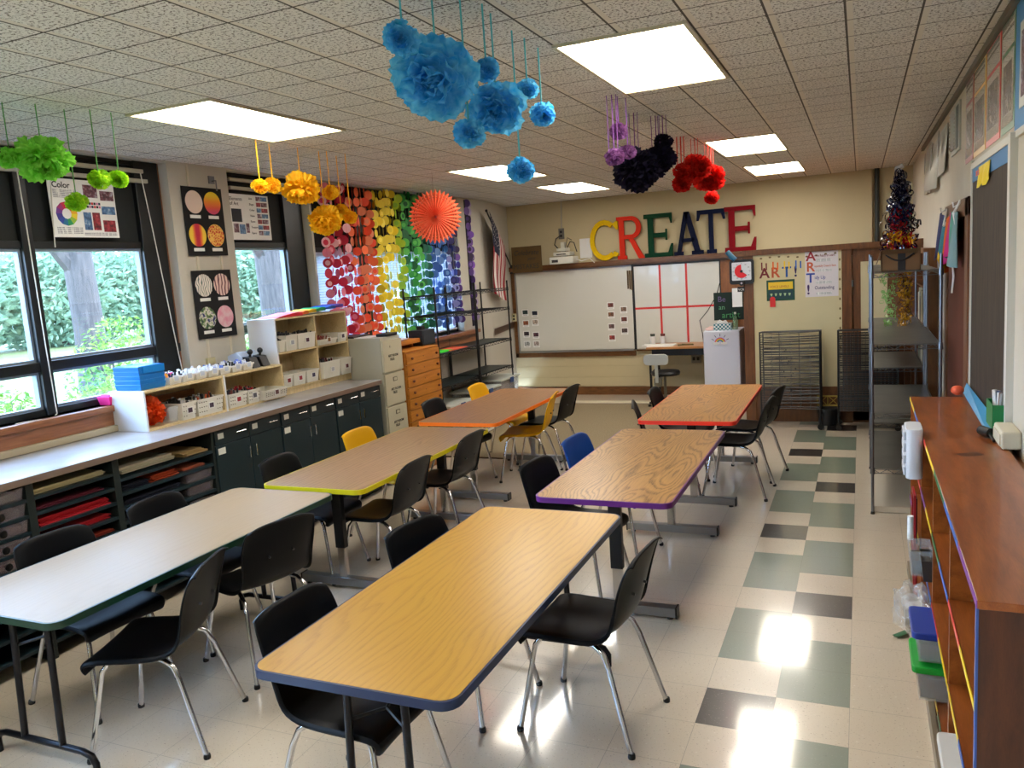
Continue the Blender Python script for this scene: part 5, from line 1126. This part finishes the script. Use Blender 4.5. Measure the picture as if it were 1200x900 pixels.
for i in range(nu+1):
    for j in range(4): u=i/nu;yn.v.append((u*.42,-.02*j/3+.095*j/3-(.045*math.sin(u*PI*2.0)**2 if j==0 else 0),.004+.02*math.sin(u*7)**2*(1-j/3)))
for i in range(nu):
    for j in range(3): a=i*4+j;yn.face((a,a+4,a+5,a+1))
o=obj('sheet',yn,C('note_yellow',(236,206,20),.6),t);s=o.modifiers.new('s','SOLIDIFY');s.thickness=.002
text('art is',.06,C('note_orange',(226,110,90)),t,.09,.02,.028,sx=1.1)
# laminated posters in a row
for i,(y0,y1,c,n) in enumerate(((-3.33,-3.70,(150,40,44),'red-bordered laminated poster, farthest of the row above the board'),(-3.73,-4.22,(214,170,70),'yellow-bordered laminated poster above the board'),(-4.25,-4.72,(206,60,52),'bright red-bordered laminated poster above the board'),(-4.75,-5.12,(70,120,80),'green-bordered laminated poster, nearest of the row'))):
    w=y0-y1
    t=thing('laminated_poster',n,'poster',M=WM('R',XR,y0,2.45),group='laminated posters above the board')
    obj('border',MB().box(0,w,0,.50,0,.003),C('lb%d'%i,c,.3),t);obj('paper',MB().box(.03,w-.03,.03,.34,.003,.005),C('lam_paper',(214,210,200),.2,coat=1),t);obj('upper_paper',MB().box(.03,w-.03,.36,.48,.003,.005),C('lam_paper',(0,0,0)),t)
    g=NG('lamphoto%d'%i,.25);cc=g.coords();g.l(g.ramp(g.noise(cc,12,5,.7),(.3,(40,34,30)),(.5,(110,100,96)),(.7,(190,180,170))),g.b.inputs['Base Color']);obj('photo',MB().box(.07,w-.07,.08,.30,.005,.0055),g.m,t)
t=thing('wall_vent','white louvred wall vent between the posters','vent',M=WM('R',XR,-2.50,2.58));fr=MB().box(0,.55,0,.32,0,.012);obj('plate',fr,C('vent_frame',(180,178,168)),t)
lv=MB()
for i in range(10): lv.add([(.04,.03+i*.027,.012),(.30,.03+i*.027,.012),(.30,.045+i*.027,.03),(.04,.045+i*.027,.03)],[(0,1,2,3),(3,2,1,0)])
obj('louvres',lv,M_white,t);obj('dark_panel',MB().box(.34,.50,.02,.30,.012,.014),C('vent_dark',(60,70,66)),t)
t=thing('hanging_scroll','loose white paper sheets curling off the far right wall','paper',M=WM('R',XR,-.02,2.43))
for a,b,z0,z1,o_ in((0,.75,.02,.46,.0),(.8,1.5,.0,.42,.05),(1.55,2.2,.08,.44,.0)):
    sh=MB()
    for i in range(7): sh.v.append((a+(b-a)*i/6,z0,.01+o_*math.sin(i/6*PI)+.02));sh.v.append((a+(b-a)*i/6,z1,.006))
    for i in range(6): sh.face((i*2,i*2+2,i*2+3,i*2+1))
    o=obj('sheet',sh,C('scroll_white',(206,204,196),.4),t,smooth=True);s=o.modifiers.new('s','SOLIDIFY');s.thickness=.002
    obj('printed_oval',MB().disc(((a+b)/2,(z0+z1)/2+.06,.045),.07,(0,0,1),16,.002,rx=.12),C('oval_grey',(120,116,110)),t)
# blue display board at the near right
t=thing('blue_display_board','bright blue papered display board with framed pictures at the top right edge','board',M=WM('R',XR,-5.15,2.42))
obj('blue_paper',MB().box(0,1.5,.0,.53,0,.006),C('display_blue',(50,130,184),.5),t);obj('white_frame',MB().box(.12,.60,.08,.42,.006,.009),C('dpf',(200,200,192),.4),t);obj('photo',MB().box(.16,.56,.12,.38,.009,.010),photo.m,t);obj('cream_edge',MB().box(0,1.5,-.03,.0,0,.012),C('frame_cream',(0,0,0)),t)
# ledge, blue paper, pencil box
struct('trim_13',MB().box(1.235,XR,-8.5,-4.05,1.0,1.045),M_sill,label='thin wooden ledge between the bookcase and the wall')
tag(obj('blue_ledge_cover',MB().add([(1.212,-3.98,1.0885),(1.19,-5.20,1.0885),(1.252,-5.02,1.112),(1.252,-3.78,1.112),(1.212,-3.98,1.092),(1.19,-5.20,1.092),(1.252,-5.02,1.1155),(1.252,-3.78,1.1155)],[(0,1,2,3),(7,6,5,4),(0,4,5,1),(1,5,6,2),(2,6,7,3),(3,7,4,0)]),C('sheet_blue',(60,150,196),.35)),'bright blue plastic cover along the wall ledge behind the bookcase','cover')
t=thing('marker_box','green box full of markers fixed beside the brown board','box');obj('box',MB().tub(1.205,1.262,-5.19,-5.00,1.118,1.23,.0,.004),C('box_green',(10,120,64),.4),t)
mk=MB();rnd=random.Random(3)
for i in range(14): mk.mat(i%4);a=rnd.uniform(-5.16,-5.03);mk.tube([(1.235,a,1.13),(1.235+rnd.uniform(-.012,.012),a+rnd.uniform(-.02,.02),1.28)],.007,6)
obj('markers',mk,[M_white,C('mk1',(60,70,110)),C('mk2',(150,150,150)),C('mk3',(120,80,50))],t)
t=thing('ledge_box','cream metal switch box at the end of the brown board','box');obj('housing',MB().box(1.205,XR-.002,-5.46,-5.24,1.088,1.165),C('switch_cream',(200,192,168),.5),t,bevel=.008);obj('plate',MB().box(1.20,1.205,-5.44,-5.26,1.10,1.15),C('switch_cream',(0,0,0)),t)
t=thing('black_roller','small black roller lying on the bookcase by the blue sheet','roller');obj('roller',MB().tube([(1.165,-5.17,1.112),(1.195,-5.235,1.112)],.022,12),M_black,t,smooth=True);obj('handle',MB().tube([(1.19,-5.23,1.11),(1.195,-5.33,1.097)],.007,6),M_black,t)
tag(obj('orange_toy',MB().ball((1.17,-4.12,1.125),.035,10,8,(1,1,.8)),C('toy_orange',(226,90,50)),smooth=True),'small orange-red ball at the far end of the bookcase','toy')
# bookcase --------------------------------------------------------------
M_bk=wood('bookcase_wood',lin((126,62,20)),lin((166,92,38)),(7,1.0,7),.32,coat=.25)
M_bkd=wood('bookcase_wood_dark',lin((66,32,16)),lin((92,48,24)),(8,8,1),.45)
t=thing('bookcase','long low brown bookcase with rainbow tape edges along the right wall','bookcase')
b0,b1=.925,1.235;yn_,yf_=-7.125,-4.12;bz=1.087
obj('top_board',MB().box(b0,b1,yn_,yf_,bz-.022,bz),M_bk,t,bevel=.002)
vs_=[-7.125,-6.43,-5.75,-5.06,-4.14]
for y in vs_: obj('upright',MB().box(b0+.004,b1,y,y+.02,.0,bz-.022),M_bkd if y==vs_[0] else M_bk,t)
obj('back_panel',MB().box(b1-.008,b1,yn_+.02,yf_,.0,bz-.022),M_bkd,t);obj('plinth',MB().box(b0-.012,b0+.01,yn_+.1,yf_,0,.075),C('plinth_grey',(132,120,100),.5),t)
tc=[(236,196,20),(50,90,170),(214,56,40),(236,196,20),(30,100,50),(60,100,180),(130,60,140)];tm=[C('edge_tape_%d'%i,c,.4) for i,c in enumerate(tc)]
def tape(z,y0,y1,st,h=.02):
    mb=MB();n=max(1,round((y1-y0)/.42));
    for i in range(n): mb.mat((st+i)%7);mb.box(b0-.0015,b0+.0005 ,y1-(y1-y0)*(i+1)/n,y1-(y1-y0)*i/n,z-h,z+.001)
    return mb
obj('edge_tape',tape(bz,yn_,yf_,0),tm,t);obj('edge_tape',MB().box(b0-.0015,b0+.004,yn_-.001,yn_+.02,.0,bz-.02),C('tape_vertical',(52,84,150),.4),t)
for z,st in((.80,2),(.50,0),(.20,1)):
    for k in range(4):
        y0=vs_[k]+.02;y1=vs_[k+1];s=obj('shelf_board',MB().box(b0+.002,b1-.008,y0,y1,z-.02,z),M_bk,t);obj('edge_tape',tape(z,y0,y1,st+k*2),tm,s)
pins=MB()
for k in range(1,5):
    for xx in(.99,1.17):
        for z in [ .25+.032*i for i in range(25)]: pins.box(xx,xx+.006,vs_[k]-.0015,vs_[k],z,z+.012)
obj('shelf_pin_holes',pins,C('pin_brass',(130,120,70),.4),t)
obj('top_stains',MB().add([(1.02,-5.55,bz+.0004),(1.11,-5.50,bz+.0004),(1.13,-5.56,bz+.0004),(1.05,-5.60,bz+.0004)],[(0,3,2,1)][:1]),C('stain',(84,46,24),.3),t)
# things kept in / on the bookcase front
t=thing('drawer_organizer','white plastic drawer organiser at the bookcase front','organiser');M_or=C('organizer_white',(206,208,214),.4)
obj('shell',MB().prism(rrect(.85,.921,-5.30,-5.10,.03),.90,1.135),M_or,t,bevel=.004)
for k in range(4): obj('drawer_front',MB().box(.84,.852,-5.28,-5.12,.915+k*.055,.955+k*.055),C('org_front',(190,194,202),.3),t,bevel=.003)
t=thing('red_frame_stand','red and black framed stand leaning at the bookcase front','frame')
obj('frame',MB().box(.895,.905,-5.08,-4.90,.49,.51).box(.895,.905,-5.08,-4.90,.74,.76).box(.895,.905,-5.08,-5.06,.51,.74).box(.895,.905,-4.92,-4.90,.51,.74).tube([(.90,-4.91,.50),(.915,-4.91,.0)],.008,6).tube([(.90,-5.07,.50),(.915,-5.07,.0)],.008,6),C('frame_red',(150,24,34),.4),t);obj('panel',MB().box(.906,.912,-5.06,-4.92,.51,.74),M_black,t);obj('white_roll',MB().tube([(.885,-5.02,.52),(.885,-5.02,.64)],.016,10),M_white,t,smooth=True)
t=thing('plastic_bag','crumpled clear plastic bag bulging from the bookcase shelf','bag');bg=MB().ball((0,0,0),1,22,16)
rnd=random.Random(9)
for i,v in enumerate(bg.v): k=1+.16*math.sin(v[0]*9+v[2]*5)+.12*math.sin(v[1]*13+v[2]*7)+rnd.uniform(-.03,.03);bg.v[i]=(.865+v[0]*.08*k,-5.60+v[1]*.16*k,.40+v[2]*.10*k)
obj('bag',bg,pm('bag_clear',(226,228,230),.12,alpha=.3,coat=.6),t,smooth=True);obj('contents',MB().box(.83,.90,-5.68,-5.54,.36,.43).ball((.86,-5.55,.41),.04),C('bag_fill',(206,200,190)),t)
def lidbin(x0,x1,y0,y1,z0,z1,lc,cc,label,cn):
    t=thing('lidded_bin',label,'bin',(0,0,0),0,'small lidded bins in the bookcase');obj('tub',MB().tub(x0,x1,y0,y1,z0,z1,.015,.004),M_clear,t);obj('contents',MB().box(x0+.02,x1-.02,y0+.02,y1-.02,z0+.01,z1-.03),C('lbf'+cn,cc,.7,var=.5,vs=20),t);obj('lid',MB().prism(rrect(x0-.012,x1+.006,y0-.012,y1+.012,.02),z1,z1+.028),C('lbl'+cn,lc,.4),t,bevel=.005);obj('lid_handle',MB().box((x0+x1)/2-.03,(x0+x1)/2+.03,y0+.04,y1-.04,z1+.028,z1+.032),C('lbl'+cn,lc),t)
lidbin(.85,1.10,-6.02,-5.78,.36,.46,(24,56,150),(90,90,90),'clear bin with dark blue lid, stacked on the green-lidded bin','b')
lidbin(.85,1.12,-6.03,-5.79,.205,.325,(10,160,50),(70,40,34),'clear bin with bright green lid beneath the blue-lidded one','g')
lidbin(.90,1.15,-6.80,-6.50,.205,.33,(210,210,206),(180,140,90),'clear bin with pale lid at the bottom near end of the bookcase','w')
t=thing('grey_caddy','dark grey wire caddy on the bookcase shelf behind the bag','caddy');obj('tub',MB().tub(.90,1.08,-5.54,-5.38,.502,.60,.01,.004),C('caddy_dark',(58,54,50),.5),t)
t=thing('clear_bin','small clear bin sticking out of the bookcase behind the plastic bag','bin');obj('tub',MB().tub(.855,.95,-5.48,-5.30,.502,.62,.01,.004),M_clear,t);obj('contents',MB().box(.87,.94,-5.46,-5.32,.51,.57),C('caddy_dark',(58,54,50)),t)
tag(obj('green_leaf_scrap',MB().add([(.86,-4.95,.004),(.80,-5.02,.002),(.83,-5.06,.012),(.90,-5.0,.03)],[(0,1,2,3),(3,2,1,0)]),C('scrap_green',(20,90,50))),'dark green scrap on the floor by the bookcase','scrap')
# thin dark bookcase on the right wall beyond the door, with files
t=thing('tall_bookcase','narrow tall wooden bookcase beyond the door on the right wall','bookcase')
obj('side_panel',MB().box(1.16,XR-.002,-1.45,-1.41,0,1.89),M_cw,t);obj('side_panel',MB().box(1.16,XR-.002,.38,.42,0,1.89),M_cw,t);obj('top_panel',MB().box(1.16,XR-.002,-1.45,.42,1.89,1.93),M_cw,t);obj('back_panel',MB().box(XR-.01,XR-.002,-1.41,.38,0,1.89),M_cw,t)
for z in(.45,.85,1.25,1.6): obj('shelf_board',MB().box(1.17,XR-.01,-1.41,.38,z-.02,z),M_cw,t)
rnd=random.Random(12);bc=[(206,196,160),(180,176,150),(30,90,60),(40,40,44),(150,150,140),(120,100,60),(196,190,170)]
ORD='first second third fourth fifth sixth seventh eighth ninth tenth eleventh twelfth thirteenth fourteenth fifteenth sixteenth'.split()
for z,zn in((1.25,'upper'),(.85,'middle')):
    y=-1.38
    for i in range(16):
        w=rnd.uniform(.04,.07);h=rnd.uniform(.22,.31);c=bc[rnd.randrange(7)]
        cn={0:'cream',1:'greyish',2:'green',3:'black',4:'grey',5:'olive',6:'pale'}[bc.index(c)]
        tag(obj('file_binder',MB().box(1.175,XR-.012,y,y+w-.003,z,z+h),C('bind_%d_%d_%d'%c,c),bevel=.002),cn+' binder, '+ORD[i]+' from the near end, '+zn+' shelf of the narrow bookcase','binder','binders in the narrow tall bookcase');y+=w
# ------------------------------------------------------------------ outdoors
def grass():
    g=NG('lawn',.9);c=g.coords();g.l(g.ramp(g.noise(c,.6,6,.7),(.3,(62,76,28)),(.6,(86,92,42)),(.8,(102,100,60))),g.b.inputs['Base Color']);return g.m
tag(obj('lawn',MB().box(-70,-4.7,-50,70,-.5,-.3),grass()),'sunny green lawn outside the windows','lawn',kind='stuff')
def leaves(c,rad,n,size,seed,flat=1.0,top=None):
    r=random.Random(seed);mb=MB()
    for i in range(n):
        while 1:
            p=Vector((r.uniform(-1,1),r.uniform(-1,1),r.uniform(-1,1)))
            if .25<p.length<1: break
        p=Vector((p.x*rad[0],p.y*rad[1],p.z*rad[2]))+Vector(c)
        u=Vector((r.gauss(0,1),r.gauss(0,1),r.gauss(0,.7))).normalized();v=u.orthogonal().normalized();s=size*r.uniform(.6,1.3)
        mb.mat(r.randrange(3));mb.add([p-u*s,p+v*s*.38,p+u*s,p-v*s*.38],[(0,1,2,3)])
    return mb
def lm(n,cs): return [tissue('leaf_%s%d'%(n,i),lin(c),lin(tuple(min(255,v+26) for v in c))) for i,c in enumerate(cs)]
LB=lm('bush',[(84,118,34),(62,96,30),(112,136,54)]);LT=lm('tree',[(52,80,48),(66,96,62),(88,112,80)]);LF=lm('far',[(92,118,92),(108,132,104),(124,144,114)])  # far leaves are paler, with distance haze put into their colour
bark=wood('bark',lin((52,46,44)),lin((84,74,70)),(9,9,1.2),.9)
def stem(cx,cy,h,seed):
    r=random.Random(seed);mb=MB()
    for i in range(9): a=r.uniform(0,6.3);mb.tube([(cx,cy,-.3),(cx+.25*math.cos(a),cy+.3*math.sin(a),h*.6),(cx+.35*math.cos(a),cy+.5*math.sin(a),h)],.012,5)
    return mb
BS=[(-6.7,-4.75,1.30,.55,.85,'leafy green bush under the left half of the wide window'),(-7.0,-2.75,1.80,.55,.80,'tall flowering bush outside the right half of the wide window'),(-6.1,-3.75,1.22,.4,.5,'low bush before the tall flowering bush, nearest the glass'),(-7.2,-.9,1.45,.5,.7,'bush outside the middle window'),(-5.7,-4.55,1.02,.4,.75,'lowest bush close to the bottom of the wide window')]
for i,(x,y,h,rx,ry,lab) in enumerate(BS):
    t=thing('leafy_bush',lab,'bush',(0,0,0),0,'bushes outside the windows')
    obj('foliage',leaves((x,y,(h-.3)/2),(rx,ry,(h+.3)/2),5200,.034,i+20),LB,t);obj('stems',stem(x,y,h*.8,i),bark,t)
def tree(x,y,r,h,cz,cr,n,lab,seed,mt,size=.16,fork=False):
    t=thing('shade_tree',lab,'tree',(0,0,0),0,'trees outside the windows')
    obj('trunk',MB().tube([(x,y,-.32),(x,y+.02,.3),(x+.03,y+.06,1.5),(x-.02,y+.05,3.0),(x+.1,y+.2,h)],[r*1.25,r*1.05,r,r*.95,r*.6],14).tube([(x,y,2.6),(x+.5,y+1.0,4.2),(x+.6,y+1.8,5.5)],[r*.6,r*.4,r*.2],8).tube([(x,y,2.4),(x-.3,y-1.0,4.0),(x-.3,y-1.9,5.4)],[r*.6,r*.4,r*.2],8),bark,t,smooth=True)
    obj('crown',leaves((x,y,cz),cr,n,size,seed),mt,t)
tree(-10.2,-.72,.22,5.5,4.6,(1.9,2.4,2.2),1100,'big shade tree with a thick trunk outside the wide window',41,LT,size=.07)
tree(-8.6,1.85,.36,5.5,5.2,(1.6,1.8,2.0),700,'thick-trunked tree right outside the middle window',42,LT,size=.07)
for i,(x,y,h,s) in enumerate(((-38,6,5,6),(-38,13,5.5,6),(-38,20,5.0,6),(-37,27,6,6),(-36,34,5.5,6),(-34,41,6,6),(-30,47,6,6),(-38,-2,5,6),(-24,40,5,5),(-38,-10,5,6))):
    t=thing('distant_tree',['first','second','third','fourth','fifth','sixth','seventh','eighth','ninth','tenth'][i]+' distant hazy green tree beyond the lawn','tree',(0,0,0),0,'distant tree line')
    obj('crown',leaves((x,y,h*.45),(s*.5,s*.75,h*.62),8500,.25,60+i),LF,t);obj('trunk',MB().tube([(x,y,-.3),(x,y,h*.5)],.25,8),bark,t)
# ------------------------------------------------------------------ world, sun, camera
w=bpy.data.worlds.new('sky');S.world=w;w.use_nodes=True;nt=w.node_tree;bg=nt.nodes['Background']
tc=nt.nodes.new('ShaderNodeTexCoord');sp=nt.nodes.new('ShaderNodeSeparateXYZ');rp=nt.nodes.new('ShaderNodeValToRGB');nt.links.new(tc.outputs['Generated'],sp.inputs[0]);nt.links.new(sp.outputs[2],rp.inputs[0])
e=rp.color_ramp.elements;e[0].position=0;e[0].color=(.56,.75,1,1);e[1].position=.6;e[1].color=(.44,.66,1,1);nt.links.new(rp.outputs[0],bg.inputs[0]);bg.inputs[1].default_value=23
sun=bpy.data.lights.new('sun','SUN');sun.energy=8.0;sun.angle=.05;sun.color=(1,.95,.85);so=bpy.data.objects.new('sun',sun);COL.objects.link(so);so.rotation_euler=(math.radians(38),0,math.radians(-60)+PI)
cam=bpy.data.cameras.new('camera');co=bpy.data.objects.new('camera',cam);COL.objects.link(co)
cam.sensor_width=36;cam.lens=36*934.93/1200;cam.clip_start=.02;cam.clip_end=300
a,b,g_=0.4176,0.1399,-0.0676
fw=Vector((-math.sin(a)*math.cos(b),math.cos(a)*math.cos(b),-math.sin(b)));r_=Vector((math.cos(a),math.sin(a),0));u_=r_.cross(fw)
R2=r_*math.cos(g_)+u_*math.sin(g_);U2=-r_*math.sin(g_)+u_*math.cos(g_)
co.matrix_world=Matrix(((R2.x,U2.x,-fw.x,.6658),(R2.y,U2.y,-fw.y,-9.2925),(R2.z,U2.z,-fw.z,1.9729),(0,0,0,1)))
S.camera=co
v=S.view_settings;v.view_transform='Standard';v.look='None';v.exposure=.1;v.gamma=1;v.use_curve_mapping=False
